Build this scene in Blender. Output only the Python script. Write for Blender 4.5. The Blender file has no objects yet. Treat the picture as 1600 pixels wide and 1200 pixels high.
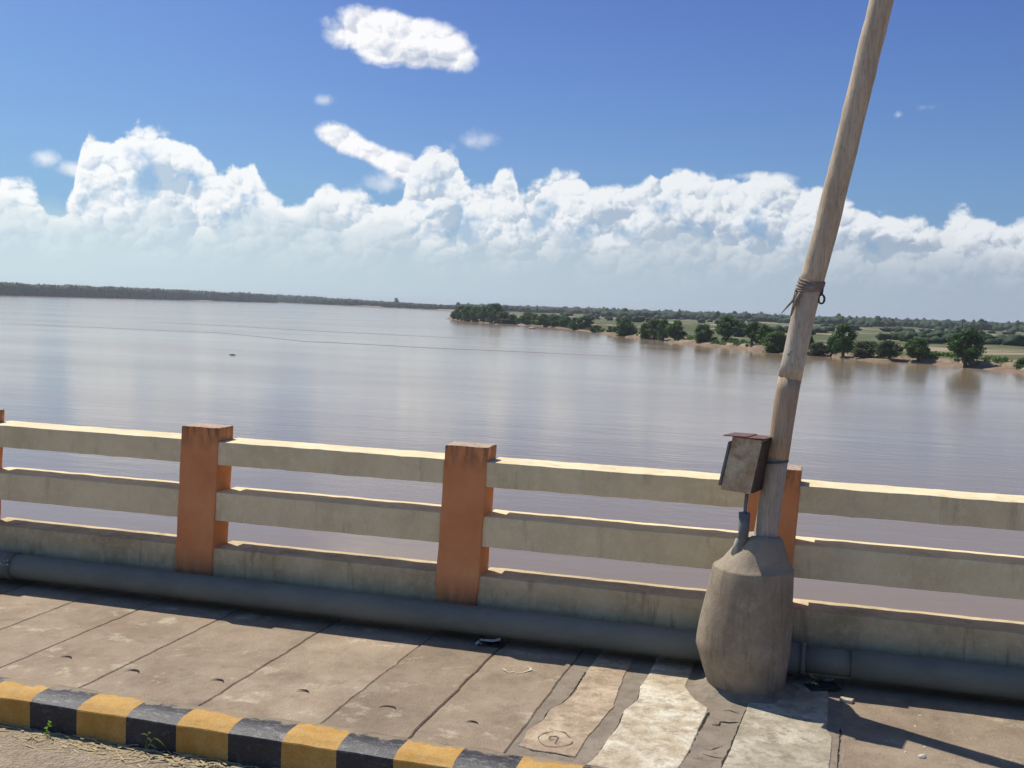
import bpy, bmesh, math, random
from mathutils import Vector, Matrix, noise, geometry
import numpy as np

SC = bpy.context.scene
COL = SC.collection
rad = math.radians
EYE = 1.903
WATER = -8.0

# ------------------------------------------------------------------ camera
F = Vector((-0.27619786, 0.95851294, -0.07048176))
R = Vector((0.95965472, 0.27906107, 0.03446369))
U = Vector((-0.05270261, 0.05811936, 0.99691754))
FPX = 1727.44
cam_d = bpy.data.cameras.new("camera")
cam_d.sensor_width = 36.0
cam_d.lens = FPX / 1600 * 36
cam_d.clip_start = 0.1
cam_d.clip_end = 20000
cam = bpy.data.objects.new("camera", cam_d)
m = Matrix((R, U, -F)).transposed().to_4x4()
m.translation = Vector((0, 0, EYE))
cam.matrix_world = m
COL.objects.link(cam)
SC.camera = cam

def ray(x, y):
    return F + R * ((x - 800) / FPX) - U * ((y - 600) / FPX)
def gz(x, y, z=0.0):
    d = ray(x, y); t = (z - EYE) / d.z
    return Vector((d.x * t, d.y * t, z))
def gy(x, y, Y):
    d = ray(x, y); t = Y / d.y
    return Vector((d.x * t, Y, EYE + d.z * t))

# ------------------------------------------------------------------ light
SUN = Vector((-0.53, 0.325, 1.0)).normalized()
SUN_EL = math.asin(SUN.z)
sun_d = bpy.data.lights.new("sun", 'SUN')
sun_d.energy = 5.0
sun_d.angle = rad(0.5)
sun_d.color = (1.0, 0.93, 0.82)
sun = bpy.data.objects.new("sun", sun_d)
sun.rotation_euler = SUN.to_track_quat('Z', 'Y').to_euler()
sun.location = (-20, 12, 40)
COL.objects.link(sun)
SC.view_settings.view_transform = 'Standard'
SC.view_settings.look = 'None'
SC.view_settings.exposure = 0.0
SC.view_settings.gamma = 1.0
SC.cycles.max_bounces = 8
SC.cycles.use_denoising = True

# ------------------------------------------------------------------ node helpers
class NT:
    def __init__(s, tree):
        s.t = tree; s.n = tree.nodes; s.l = tree.links
    def new(s, typ, **kw):
        n = s.n.new(typ)
        for k, v in kw.items(): setattr(n, k, v)
        return n
    def put(s, sock, v):
        if v is None: return
        if isinstance(v, bpy.types.NodeSocket): s.l.new(v, sock)
        else:
            if isinstance(v, (tuple, list)) and len(v) == 3 and sock.type == 'RGBA': v = (*v, 1)
            sock.default_value = v
    def math(s, op, a, b=None, c=None, clamp=False):
        n = s.new('ShaderNodeMath', operation=op, use_clamp=clamp)
        s.put(n.inputs[0], a); s.put(n.inputs[1], b); s.put(n.inputs[2], c)
        return n.outputs[0]
    def vmath(s, op, a, b=None):
        n = s.new('ShaderNodeVectorMath', operation=op)
        s.put(n.inputs[0], a); s.put(n.inputs[1], b)
        return n.outputs[1] if op in ('LENGTH', 'DOT_PRODUCT') else n.outputs[0]
    def mapr(s, v, a, b, c=0.0, d=1.0, smooth=False):
        n = s.new('ShaderNodeMapRange')
        if smooth: n.interpolation_type = 'SMOOTHSTEP'
        for i, x in enumerate((v, a, b, c, d)): s.put(n.inputs[i], x)
        return n.outputs[0]
    def mix(s, f, a, b, blend='MIX'):
        n = s.new('ShaderNodeMix', data_type='RGBA', blend_type=blend)
        s.put(n.inputs[0], f); s.put(n.inputs[6], a); s.put(n.inputs[7], b)
        return n.outputs[2]
    def noise(s, vec, scale, detail=4, rough=0.55, out=0, dist=0.0):
        n = s.new('ShaderNodeTexNoise')
        s.put(n.inputs['Vector'], vec); s.put(n.inputs['Scale'], scale)
        n.inputs['Detail'].default_value = detail; n.inputs['Roughness'].default_value = rough
        n.inputs['Distortion'].default_value = dist
        return n.outputs[out]
    def comb(s, x, y, z=0.0):
        n = s.new('ShaderNodeCombineXYZ')
        s.put(n.inputs[0], x); s.put(n.inputs[1], y); s.put(n.inputs[2], z)
        return n.outputs[0]
    def sep(s, v):
        n = s.new('ShaderNodeSeparateXYZ'); s.put(n.inputs[0], v); return n.outputs
    def curve(s, v, pts):
        n = s.new('ShaderNodeFloatCurve')
        c = n.mapping.curves[0]
        c.points[0].location = pts[0]; c.points[1].location = pts[-1]
        for p in pts[1:-1]: c.points.new(*p)
        for p in c.points: p.handle_type = 'AUTO'
        n.mapping.update()
        s.put(n.inputs['Value'], v)
        return n.outputs[0]

# ------------------------------------------------------------------ sky
def build_world():
    w = bpy.data.worlds.new("World"); SC.world = w; w.use_nodes = True
    w.cycles.sampling_method = 'MANUAL'; w.cycles.sample_map_resolution = 512
    T = NT(w.node_tree); T.n.clear()
    sky = T.new('ShaderNodeTexSky', sky_type='NISHITA', sun_disc=False)
    sky.sun_elevation = SUN_EL
    sky.sun_rotation = math.atan2(SUN.x, SUN.y)
    sky.altitude = 50; sky.air_density = 1.0; sky.dust_density = 1.0; sky.ozone_density = 2.0
    tc = T.new('ShaderNodeTexCoord')
    x, y, z = T.sep(tc.outputs['Generated'])
    D = 57.2958
    az = T.math('MULTIPLY', T.math('ARCTAN2', x, y), D)
    el = T.math('MULTIPLY', T.math('ARCSINE', z), D)
    P = T.comb(az, el, 0)
    w1 = T.noise(P, 0.8, 4, 0.6, out=1)
    warp = T.vmath('MULTIPLY', T.vmath('SUBTRACT', w1, (.5, .5, .5)), (1.5, 1.1, 0))
    w2 = T.noise(P, 5.0, 3, 0.6, out=1)
    warp = T.vmath('ADD', warp, T.vmath('MULTIPLY', T.vmath('SUBTRACT', w2, (.5, .5, .5)), (.13, .13, 0)))
    Q = T.vmath('ADD', P, warp)
    def puff(v):
        """rounded domes at three sizes, like the heads of a cumulus"""
        tot = None
        for sc, amp in ((0.55, 1.0), (1.35, .34), (3.3, .10)):
            n = T.new('ShaderNodeTexVoronoi', feature='F1', voronoi_dimensions='2D')
            n.inputs['Scale'].default_value = sc; T.put(n.inputs['Vector'], v)
            d = T.math('MULTIPLY', T.math('MULTIPLY', n.outputs['Distance'], n.outputs['Distance']), -amp * 1.7)
            tot = d if tot is None else T.math('ADD', tot, d)
        return tot                       # 0 on the heads, about -1.3 in the creases
    Qs = T.vmath('MULTIPLY', Q, (0.85, 1.0, 1))
    pf = puff(Qs)
    pf_s = puff(T.vmath('ADD', Qs, (-0.13, 0.17, 0)))
    emb = T.math('SUBTRACT', pf, pf_s)           # slope of the billows towards the sun
    fine = T.noise(P, 3.5, 5, 0.65)
    # crest line of the far cumulus bank, elevation against azimuth
    prof = [(-60,5.2),(-50,4.4),(-45,5.4),(-41,5.0),(-39.6,4.8),(-38.6,4.2),(-37.9,4.6),(-37.5,6.8),(-37.1,8.0),(-36,8.2),(-34.8,8.05),(-33.6,8.0),
            (-32.4,7.4),(-31.4,6.5),(-31,5.9),(-30.6,6.9),(-29.9,7.1),(-29.2,6.1),(-28.9,5.4),(-27.1,4.7),(-25.8,5.7),(-24.8,5.3),
            (-23.6,5.4),(-22.4,5.3),(-21.8,6.5),(-20.4,7.7),(-19.3,7.6),(-18.9,6.4),(-17.6,5.8),(-17.2,6.9),(-16.4,6.8),(-16,5.8),
            (-14.9,7.0),(-13,6.8),(-12.5,6.3),(-10.4,6.1),(-9.4,7.0),(-8.3,7.4),(-7,6.9),(-3.5,6.9),(-2.6,6.7),(-1,6.2),(.2,5.8),
            (2.3,5.1),(3.5,4.7),(4.6,4.9),(5.5,5.3),(6.4,4.7),(8.3,4.6),(14,5.6),(20,4.2),(30,5.5)]
    u = T.mapr(az, -60, 30)
    top = T.math('MULTIPLY', T.curve(u, [((a + 60) / 90, e / 12) for a, e in prof]), 12)
    prof2 = [(-60,4),(-43,4.2),(-41,4.3),(-39,4.0),(-36,3.7),(-34.5,4.6),(-33,4.3),(-31.6,3.4),(-30.5,4.5),(-29,5.0),(-27.5,4.2),(-26,4.9),(-24.5,4.2),
             (-22.8,4.5),(-21.5,3.6),(-19.5,2.9),(-17.5,3.6),(-16,3.0),(-13,3.9),(-11.5,3.1),(-9,4.6),(-6,4.3),(-3,3.6),(-.5,4.2),(2,3.3),(4.5,3.8),(8,3.5),(30,4)]
    top2 = T.math('MULTIPLY', T.curve(u, [((a + 60) / 90, e / 12) for a, e in prof2]), 12)
    pn = T.math('ADD', T.math('MULTIPLY', pf, .75), .38)
    fn = T.math('MULTIPLY', T.math('SUBTRACT', fine, .5), 0.34)
    nz = T.math('ADD', pn, fn)
    d1 = T.math('ADD', T.math('ADD', T.math('SUBTRACT', top, el), 0.12), nz)
    d2 = T.math('ADD', T.math('SUBTRACT', top2, el), T.math('MULTIPLY', nz, 1.1))
    hole = T.mapr(T.noise(T.vmath('ADD', P, (3, 8, 0)), .55, 3, .55), .52, .66)
    hole = T.math('MULTIPLY', hole, T.mapr(d1, .9, 1.6))
    m1 = T.math('SUBTRACT', T.mapr(d1, -0.04, 0.40, smooth=True), T.math('MULTIPLY', hole, .75))
    m2 = T.mapr(d2, 0.0, 0.7, smooth=True)
    # separate clouds: (az, el, r_az, r_el, tilt, hardness/opacity)
    def blob(a, e, ra, re, tilt, k):
        q = T.vmath('SUBTRACT', P, (a, e, 0))
        if tilt:
            n = T.new('ShaderNodeVectorRotate', rotation_type='Z_AXIS'); T.put(n.inputs['Vector'], q); n.inputs['Angle'].default_value = rad(-tilt); q = n.outputs[0]
        q = T.vmath('DIVIDE', q, (ra, re, 1))
        return T.math('MULTIPLY', T.math('SUBTRACT', 1.0, T.vmath('LENGTH', q)), k)
    def mx(l):
        r = l[0]
        for v in l[1:]: r = T.math('MAXIMUM', r, v)
        return r
    solid = mx([blob(-22.5, 13.1, 3.7, 1.50, -4, 2.3), blob(-20.5, 12.7, 2.2, 1.15, -14, 1.7),
                blob(-25.0, 8.05, 1.5, .75, -18, 1.4), blob(-23.3, 7.35, 1.9, .62, -22, 1.4), blob(-21.9, 6.7, 1.2, .8, -20, 1.4)])
    ds = T.math('ADD', solid, T.math('MULTIPLY', nz, 0.65))
    ms = T.mapr(ds, -0.04, 0.62, smooth=True)
    wisp = mx([blob(-39.1, 6.1, .8, .5, 0, .9), blob(-37.7, 5.75, 1.2, .45, 0, .9), blob(-26.1, 9.85, .6, .3, 0, .5), blob(-18.6, 8.2, 1.5, .6, 10, .5),
               blob(-22.6, 5.9, 1.8, .7, 0, .6), blob(3.9, 10.1, .8, .25, 12, .5), blob(2.5, 9.75, .3, .2, 0, .6), blob(-4.0, 6.85, 3.0, .35, -2, .9)])
    mw = T.math('MULTIPLY', T.mapr(T.math('ADD', wisp, T.math('MULTIPLY', nz, 0.7)), 0.0, 0.9, smooth=True), 0.75)
    shade = mx([blob(-33.5, 5.5, 2.3, 1.3, -20, 1.0), blob(-19.4, 4.8, 1.3, 1.2, 0, .9), blob(-11.2, 4.6, 1.6, .9, 0, 1.0), blob(-6.5, 3.9, 3.0, .8, 0, .9), blob(-1.6, 4.3, 1.6, 1.0, 0, .7),
                blob(2.6, 3.5, 3.6, .8, -8, 1.1), blob(-21.2, 12.15, 3.0, .8, -6, 1.2)])
    sh = T.mapr(T.math('ADD', shade, T.math('MULTIPLY', nz, .35)), -0.1, 1.15, smooth=True)
    # shading of the towers: bright where billows face the sun, greyer with depth below the crest
    lit = T.math('ADD', T.mapr(emb, -0.33, 0.24, 0.04, 1.04), T.mapr(d1, 0.2, 3.4, 0.20, -0.20))
    lit = T.math('SUBTRACT', lit, T.math('MULTIPLY', sh, 0.75), clamp=True)
    lit = T.mapr(lit, -0.1, 0.8, 0, 1, smooth=True)
    litS = T.mapr(T.math('ADD', T.mapr(emb, -0.30, 0.2, .3, 1.05), T.math('MULTIPLY', sh, -.45)), 0, .8)
    lit2 = T.math('ADD', T.mapr(emb, -0.36, 0.24, 0.2, .95), T.mapr(d2, 0.2, 1.8, 0.1, -0.25), clamp=True)
    lit2 = T.math('SUBTRACT', lit2, T.math('MULTIPLY', sh, 0.35), clamp=True)
    right = T.mapr(az, -38, 6)                    # farther from the sun: bluer and dimmer
    hi = T.mix(right, (.97, .99, 1.0), (.80, .84, .88))
    lo = T.mix(right, (.50, .63, .76), (.34, .42, .56))
    c1 = T.mix(lit, lo, hi)
    cS = T.mix(litS, (.44, .52, .66), (.98, .98, 1.0))
    lo2 = T.mix(right, (.56, .68, .77), (.36, .43, .54))
    hi2 = T.mix(right, (.74, .84, .88), (.57, .63, .69))
    c2 = T.mix(lit2, lo2, hi2)
    hz = T.mix(right, (.60, .74, .80), (.38, .46, .56))
    skyc = T.vmath('MULTIPLY', sky.outputs[0], (0.048, 0.065, 0.096))
    skyc = T.mix(T.mapr(el, 7.5, 15.5), skyc, T.vmath('MULTIPLY', skyc, (.88, .84, .96)))
    # low haze over the horizon, thicker and whiter on the sun's side
    hz_f = T.mapr(el, 9.0, 0.5, 0.0, .8, smooth=True)
    col = T.mix(T.math('MULTIPLY', hz_f, .62), skyc, T.mix(right, (.27, .56, .78), (.20, .38, .66)))
    leftg = T.mapr(az, -20, -46)
    col = T.mix(T.math('MULTIPLY', leftg, .30), col, (.25, .52, .80))
    col = T.mix(mw, col, hi)
    col = T.mix(ms, col, cS)
    col = T.mix(m1, col, c1)
    col = T.mix(T.math('MULTIPLY', m2, .62), col, c2)
    lowf = T.mapr(T.math('ADD', el, T.math('MULTIPLY', pn, .8)), 4.5, 0.9, 0.0, 1.0, smooth=True)
    streak = T.noise(T.vmath('MULTIPLY', P, (.12, 1.1, 1)), 1.0, 3, .5)
    hz = T.mix(T.mapr(streak, .35, .7, 0, .3), hz, T.mix(right, (.58, .72, .76), (.38, .46, .54)))
    col = T.mix(lowf, col, hz)
    below = T.mapr(el, -1.0, -3.5)
    col = T.mix(below, col, (.2, .19, .18))
    bg = T.new('ShaderNodeBackground'); T.put(bg.inputs[0], col); bg.inputs[1].default_value = 1.0
    out = T.new('ShaderNodeOutputWorld'); T.l.new(bg.outputs[0], out.inputs[0])
build_world()

# ------------------------------------------------------------------ materials
def mat(name, fn, **kw):
    mt = bpy.data.materials.new(name); mt.use_nodes = True
    T = NT(mt.node_tree); T.n.clear()
    b = T.new('ShaderNodeBsdfPrincipled'); o = T.new('ShaderNodeOutputMaterial')
    T.l.new(b.outputs[0], o.inputs[0])
    b.inputs['Roughness'].default_value = kw.get('rough', .85)
    b.inputs['Specular IOR Level'].default_value = kw.get('spec', .25)
    T.bsdf = b; T.outn = o
    fn(T, b)
    return mt
def bump(T, b, h, strength, dist=.01, prev=None):
    n = T.new('ShaderNodeBump'); n.inputs['Strength'].default_value = strength; n.inputs['Distance'].default_value = dist
    T.put(n.inputs['Height'], h)
    if prev is not None: T.put(n.inputs['Normal'], prev)
    T.l.new(n.outputs[0], b.inputs['Normal']); return n.outputs[0]
def pos(T): return T.new('ShaderNodeNewGeometry').outputs['Position']
def objc(T): return T.new('ShaderNodeTexCoord').outputs['Object']
def orand(T): return T.new('ShaderNodeObjectInfo').outputs['Random']

def weathered(base, dark, light, s=1.0, stain=(.05, .045, .035), stain_amt=.5, gr=1.0, bm=.35, streak=False):
    def fn(T, b):
        p = pos(T)
        a = T.noise(p, 3.1 * s, 6, .62); c = T.noise(p, 17 * s, 5, .65); g = T.noise(p, 160 * s, 3, .6)
        col = T.mix(T.mapr(a, .32, .68), dark, base)
        col = T.mix(T.math('MULTIPLY', T.mapr(c, .48, .75), .7), col, light)
        sp = T.vmath('MULTIPLY', p, (1, 1, .18)) if streak else p
        st = T.noise(sp, 9 * s, 6, .7)
        col = T.mix(T.math('MULTIPLY', T.mapr(st, .56, .74), stain_amt), col, stain)
        col = T.mix(T.math('MULTIPLY', T.mapr(g, .35, .7), .22 * gr), col, T.mix(.6, col, (.02, .02, .02)))
        T.put(b.inputs['Base Color'], col)
        bump(T, b, T.math('ADD', T.math('MULTIPLY', c, .6), T.math('MULTIPLY', g, .4)), bm, .006)
    return fn
M = {}
M['rail'] = mat('white_washed_concrete', weathered((.84, .715, .45), (.68, .56, .34), (.88, .79, .55), stain=(.30, .24, .15), stain_amt=.55, streak=True))
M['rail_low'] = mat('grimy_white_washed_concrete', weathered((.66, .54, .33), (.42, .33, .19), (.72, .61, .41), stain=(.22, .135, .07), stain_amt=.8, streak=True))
def post_fn(T, b):
    p = pos(T)
    a = T.noise(p, 4, 5, .6); c = T.noise(T.vmath('MULTIPLY', p, (1, 1, .25)), 28, 5, .65)
    col = T.mix(T.mapr(a, .3, .7), (.60, .225, .085), (.70, .32, .145))
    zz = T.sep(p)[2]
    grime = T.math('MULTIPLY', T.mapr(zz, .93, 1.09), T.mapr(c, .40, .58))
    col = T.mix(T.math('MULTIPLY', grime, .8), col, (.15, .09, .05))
    pk = T.noise(p, 15, 6, .7)
    col = T.mix(T.mapr(pk, .66, .69), col, (.40, .33, .24))
    up = T.sep(T.new('ShaderNodeNewGeometry').outputs['Normal'])[2]
    chip = T.noise(p, 45, 4, .6)
    col = T.mix(T.math('MULTIPLY', T.mapr(up, .5, .9), T.mapr(chip, .38, .55)), col, (.42, .37, .29))
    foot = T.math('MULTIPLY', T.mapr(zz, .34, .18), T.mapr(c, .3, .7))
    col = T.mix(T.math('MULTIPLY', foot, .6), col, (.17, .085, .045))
    T.put(b.inputs['Base Color'], col)
    bump(T, b, T.math('ADD', c, T.noise(p, 120, 3)), .35, .005)
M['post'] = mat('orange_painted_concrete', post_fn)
def pave_fn(T, b):
    p = pos(T); r = orand(T)
    a = T.noise(p, 2.3, 6, .62, dist=.3); c = T.noise(T.vmath('MULTIPLY', p, (1, .7, 1)), 9, 6, .68); g = T.noise(p, 130, 4, .65)
    col = T.mix(T.mapr(a, .35, .66), (.255, .190, .130), (.385, .298, .210))
    col = T.mix(T.math('MULTIPLY', T.mapr(c, .45, .75), .55), col, (.43, .36, .255))
    st = T.noise(p, 5.5, 7, .72)
    col = T.mix(T.math('MULTIPLY', T.mapr(st, .53, .70), .6), col, (.17, .135, .10))
    wh = T.noise(T.vmath('ADD', p, (3.1, 1.7, 0)), 4.2, 8, .72)
    col = T.mix(T.math('MULTIPLY', T.mapr(wh, .565, .67), .7), col, (.60, .52, .37))
    tone = T.mapr(r, 0, 1, .82, 1.12)
    tn = T.new('ShaderNodeHueSaturation'); T.put(tn.inputs['Value'], tone); T.put(tn.inputs['Color'], col); col = tn.outputs[0]
    col = T.mix(T.math('MULTIPLY', T.mapr(g, .4, .72), .35), col, (.12, .10, .08))
    T.put(b.inputs['Base Color'], col)
    bump(T, b, T.math('ADD', T.math('ADD', T.math('MULTIPLY', c, 1.2), T.math('MULTIPLY', st, 1.0)), T.math('MULTIPLY', g, .35)), .8, .012)
M['pave'] = mat('worn_grey_brown_concrete', pave_fn)
def patch(base, mid, dark, seed):
    def fn(T, b):
        p = T.vmath('ADD', pos(T), (seed, seed * .7, 0))
        a = T.noise(p, 4.5, 7, .68, dist=.4); c = T.noise(p, 14, 6, .7); g = T.noise(p, 140, 4, .65)
        col = T.mix(T.mapr(a, .44, .60), mid, base)
        col = T.mix(T.math('MULTIPLY', T.mapr(c, .48, .64), .8), col, dark)
        col = T.mix(T.math('MULTIPLY', T.mapr(g, .42, .7), .3), col, (.16, .14, .11))
        T.put(b.inputs['Base Color'], col)
        bump(T, b, T.math('ADD', T.math('MULTIPLY', c, 1.0), T.math('MULTIPLY', g, .4)), .8, .012)
    return fn
M['pink'] = mat('pinkish_tan_concrete', patch((.58, .46, .32), (.40, .30, .205), (.26, .195, .135), 1.3))
M['white'] = mat('pale_limewashed_concrete', patch((.74, .69, .55), (.52, .43, .30), (.31, .25, .175), 7.7))
M['greyslab'] = mat('mottled_grey_concrete', patch((.56, .51, .39), (.38, .33, .24), (.23, .195, .14), 4.2))
M['mortar'] = mat('grey_brown_mortar', patch((.30, .25, .19), (.25, .205, .155), (.18, .15, .115), 9.1))
M['crack'] = mat('dark_crack_dirt', weathered((.028, .022, .018), (.02, .016, .013), (.05, .04, .03), bm=.1))
M['groove'] = mat('scratched_groove_dirt', weathered((.19, .14, .095), (.15, .11, .08), (.22, .17, .12), bm=.1))
M['chalk'] = mat('pale_chalk_mark', weathered((.62, .56, .45), (.5, .44, .35), (.7, .64, .5), bm=.1))
def kerb_fn(c0, c1, wear):
    def fn(T, b):
        p = pos(T)
        a = T.noise(p, 7, 6, .66); c = T.noise(T.vmath('MULTIPLY', p, (1, 2.2, 2.2)), 16, 6, .7); g = T.noise(p, 110, 4, .6)
        col = T.mix(T.mapr(a, .35, .65), c0, c1)
        col = T.mix(T.math('MULTIPLY', T.mapr(c, .53, .66), T.mapr(T.sep(p)[2], -.03, -.01, .35, .85)), col, wear)
        x, y, z = T.sep(p)
        inner = T.mapr(T.math('ADD', y, T.math('MULTIPLY', T.noise(p, 9, 5, .65), .22)), 4.475, 4.50)
        col = T.mix(T.math('MULTIPLY', inner, .9), col, (.29, .23, .155))
        low = T.math('MULTIPLY', T.mapr(z, -.135, -.175), T.mapr(c, .35, .55))
        col = T.mix(T.math('MULTIPLY', low, .8), col, (.26, .21, .15))
        col = T.mix(T.math('MULTIPLY', T.mapr(g, .4, .7), .3), col, (.10, .08, .06))
        T.put(b.inputs['Base Color'], col)
        bump(T, b, T.math('ADD', c, T.math('MULTIPLY', g, .5)), .55, .008)
    return fn
M['yellow'] = mat('faded_yellow_paint', kerb_fn((.48, .255, .045), (.60, .36, .10), (.46, .33, .17)), rough=.7)
M['black'] = mat('worn_black_paint', kerb_fn((.012, .013, .018), (.030, .034, .045), (.20, .20, .20)), rough=.48, spec=.4)
def road_fn(T, b):
    p = pos(T)
    a = T.noise(p, 2.5, 6, .6); c = T.noise(p, 30, 5, .7); v = T.new('ShaderNodeTexVoronoi'); v.inputs['Scale'].default_value = 70; T.put(v.inputs['Vector'], p)
    col = T.mix(T.mapr(a, .35, .65), (.22, .17, .115), (.36, .29, .205))
    col = T.mix(T.math('MULTIPLY', T.mapr(c, .5, .7), .6), col, (.13, .10, .07))
    col = T.mix(T.math('MULTIPLY', T.mapr(v.outputs['Distance'], .25, .05), .5), col, (.46, .40, .31))
    T.put(b.inputs['Base Color'], col)
    bump(T, b, T.math('ADD', c, v.outputs['Distance']), .8, .012)
M['road'] = mat('dusty_gritty_road', road_fn)
def pipe_fn(T, b):
    p = pos(T)
    a = T.noise(p, 2.2, 5, .6); c = T.noise(T.vmath('MULTIPLY', p, (.5, 1, 1)), 14, 6, .66); g = T.noise(p, 80, 3, .6)
    col = T.mix(T.mapr(a, .3, .7), (.130, .148, .128), (.195, .200, .168))
    col = T.mix(T.math('MULTIPLY', T.mapr(c, .5, .72), .55), col, (.22, .21, .18))
    col = T.mix(T.math('MULTIPLY', T.mapr(g, .67, .75), .6), col, (.38, .38, .35))
    T.put(b.inputs['Base Color'], col)
    bump(T, b, c, .2, .004)
M['pipe'] = mat('dull_blue_grey_iron', pipe_fn, rough=.75, spec=.2)
M['pipe_mark'] = mat('flaked_white_lettering', weathered((.42, .44, .42), (.33, .36, .35), (.5, .5, .48), bm=.1))
def drum_fn(T, b):
    p = pos(T)
    a = T.noise(p, 3.3, 6, .6); c = T.noise(p, 16, 6, .68); g = T.noise(p, 150, 4, .6)
    col = T.mix(T.mapr(a, .36, .66), (.31, .245, .17), (.42, .35, .255))
    col = T.mix(T.math('MULTIPLY', T.mapr(c, .46, .72), .6), col, (.20, .16, .125))
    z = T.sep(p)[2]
    dr = T.noise(T.vmath('MULTIPLY', p, (1, 1, .14)), 13, 6, .7)
    col = T.mix(T.math('MULTIPLY', T.mapr(dr, .50, .66), .6), col, (.15, .115, .085))
    ef = T.noise(T.vmath('ADD', p, (5, 2, 1)), 6, 7, .74)
    col = T.mix(T.math('MULTIPLY', T.mapr(ef, .56, .68), .5), col, (.50, .45, .36))
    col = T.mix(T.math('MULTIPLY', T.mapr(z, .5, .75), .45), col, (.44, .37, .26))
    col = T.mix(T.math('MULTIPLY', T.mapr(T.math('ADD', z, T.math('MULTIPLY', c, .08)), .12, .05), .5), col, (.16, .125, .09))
    col = T.mix(T.math('MULTIPLY', T.mapr(g, .4, .7), .25), col, (.10, .09, .075))
    T.put(b.inputs['Base Color'], col)
    bump(T, b, T.math('ADD', c, T.math('MULTIPLY', g, .5)), .55, .008)
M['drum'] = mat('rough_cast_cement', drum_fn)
def wood(c0, c1, spot, s=1.0, pat=.6):
    def fn(T, b):
        p = pos(T)
        q = T.vmath('MULTIPLY', p, (1, 1, .09))
        a = T.noise(q, 30 * s, 6, .65); c = T.noise(T.vmath('MULTIPLY', p, (1, 1, .5)), 9 * s, 6, .66); g = T.noise(q, 170, 3, .6)
        col = T.mix(T.mapr(a, .35, .65), c0, c1)
        col = T.mix(T.math('MULTIPLY', T.mapr(c, .50, .68), pat), col, spot)
        col = T.mix(T.math('MULTIPLY', T.mapr(g, .5, .7), .4), col, (.10, .075, .055))
        T.put(b.inputs['Base Color'], col)
        bump(T, b, T.math('ADD', a, T.math('MULTIPLY', g, .6)), .6, .005)
    return fn
M['pole_top'] = mat('weathered_grey_brown_timber', wood((.48, .385, .27), (.66, .55, .41), (.36, .25, .165)))
M['pole_mid'] = mat('pale_grey_caked_timber', wood((.48, .42, .325), (.62, .55, .44), (.37, .31, .24), .7))
M['pole_low'] = mat('brown_streaked_timber', wood((.38, .265, .165), (.50, .385, .26), (.40, .36, .31), 1.2))
M['pole_base'] = mat('grey_stained_timber', wood((.38, .33, .27), (.50, .45, .38), (.31, .26, .21), .8))
M['box'] = mat('rust_stained_sheet_metal', patch((.60, .53, .38), (.48, .37, .24), (.30, .16, .08), 2.9), rough=.6)
M['boxdark'] = mat('dark_brown_sheet_metal', patch((.10, .075, .055), (.075, .055, .042), (.05, .03, .022), 5.9), rough=.7)
M['lid'] = mat('dull_red_sheet_metal', patch((.19, .085, .07), (.15, .075, .06), (.12, .085, .07), 3.3), rough=.6)
M['pvc'] = mat('grey_plastic_conduit', weathered((.19, .20, .205), (.14, .15, .155), (.26, .26, .255), bm=.1), rough=.5)
M['pvc_light'] = mat('pale_cement_sleeve', weathered((.42, .41, .37), (.33, .32, .28), (.5, .48, .42), bm=.2))
M['wire'] = mat('dull_binding_wire', weathered((.10, .115, .10), (.07, .08, .07), (.16, .17, .15), bm=.1), rough=.5)
M['rag'] = mat('faded_cloth_binding', weathered((.33, .28, .23), (.19, .14, .12), (.5, .46, .40), s=3, bm=.5))
M['paper'] = mat('crumpled_pale_paper', weathered((.50, .50, .46), (.40, .40, .36), (.6, .6, .55), bm=.2))
M['darklitter'] = mat('dark_plastic_scrap', weathered((.035, .035, .035), (.02, .02, .02), (.08, .08, .08), bm=.2), rough=.5)
M['yellitter'] = mat('yellow_plastic_scrap', weathered((.60, .58, .22), (.5, .45, .2), (.7, .68, .4), bm=.1))
M['pebble'] = mat('pale_pebble', weathered((.60, .57, .48), (.5, .46, .38), (.7, .66, .56), bm=.1))
M['straw'] = mat('dry_straw', weathered((.52, .42, .24), (.35, .27, .15), (.66, .57, .36), s=6, bm=.1))
def leafm(a, c, trans=.25, s=.5):
    def fn(T, b):
        p = pos(T)
        n = T.noise(p, s, 3, .6); f = T.noise(p, s * 9, 2, .5)
        col = T.mix(T.mapr(n, .35, .65), a, c)
        col = T.mix(T.math('MULTIPLY', T.mapr(f, .5, .7), .4), col, tuple(min(1, x * 1.7) for x in c))
        T.put(b.inputs['Base Color'], col)
        tr = T.new('ShaderNodeBsdfTranslucent'); T.put(tr.inputs[0], col)
        ms = T.new('ShaderNodeMixShader'); ms.inputs[0].default_value = trans
        T.l.new(b.outputs[0], ms.inputs[1]); T.l.new(tr.outputs[0], ms.inputs[2]); T.l.new(ms.outputs[0], T.outn.inputs[0])
    return fn
M['leaf_a'] = mat('dark_green_foliage', leafm((.032, .085, .018), (.068, .145, .030)), rough=.7)
M['leaf_b'] = mat('mid_green_foliage', leafm((.046, .105, .020), (.100, .175, .036)), rough=.7)
M['leaf_c'] = mat('olive_foliage', leafm((.055, .080, .032), (.095, .12, .050)), rough=.7)
M['wood_far'] = mat('distant_wood_foliage', leafm((.020, .042, .022), (.045, .075, .034), .15, .02), rough=.8)
M['weed'] = mat('bright_weed_leaf', leafm((.20, .42, .04), (.32, .55, .06), .4, 20), rough=.5)
M['weed_dull'] = mat('dull_weed_leaf', leafm((.12, .20, .06), (.22, .30, .10), .4, 20), rough=.6)
M['trunk'] = mat('grey_brown_bark', weathered((.10, .08, .06), (.07, .055, .04), (.15, .12, .09), s=.3, bm=.4))
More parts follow.
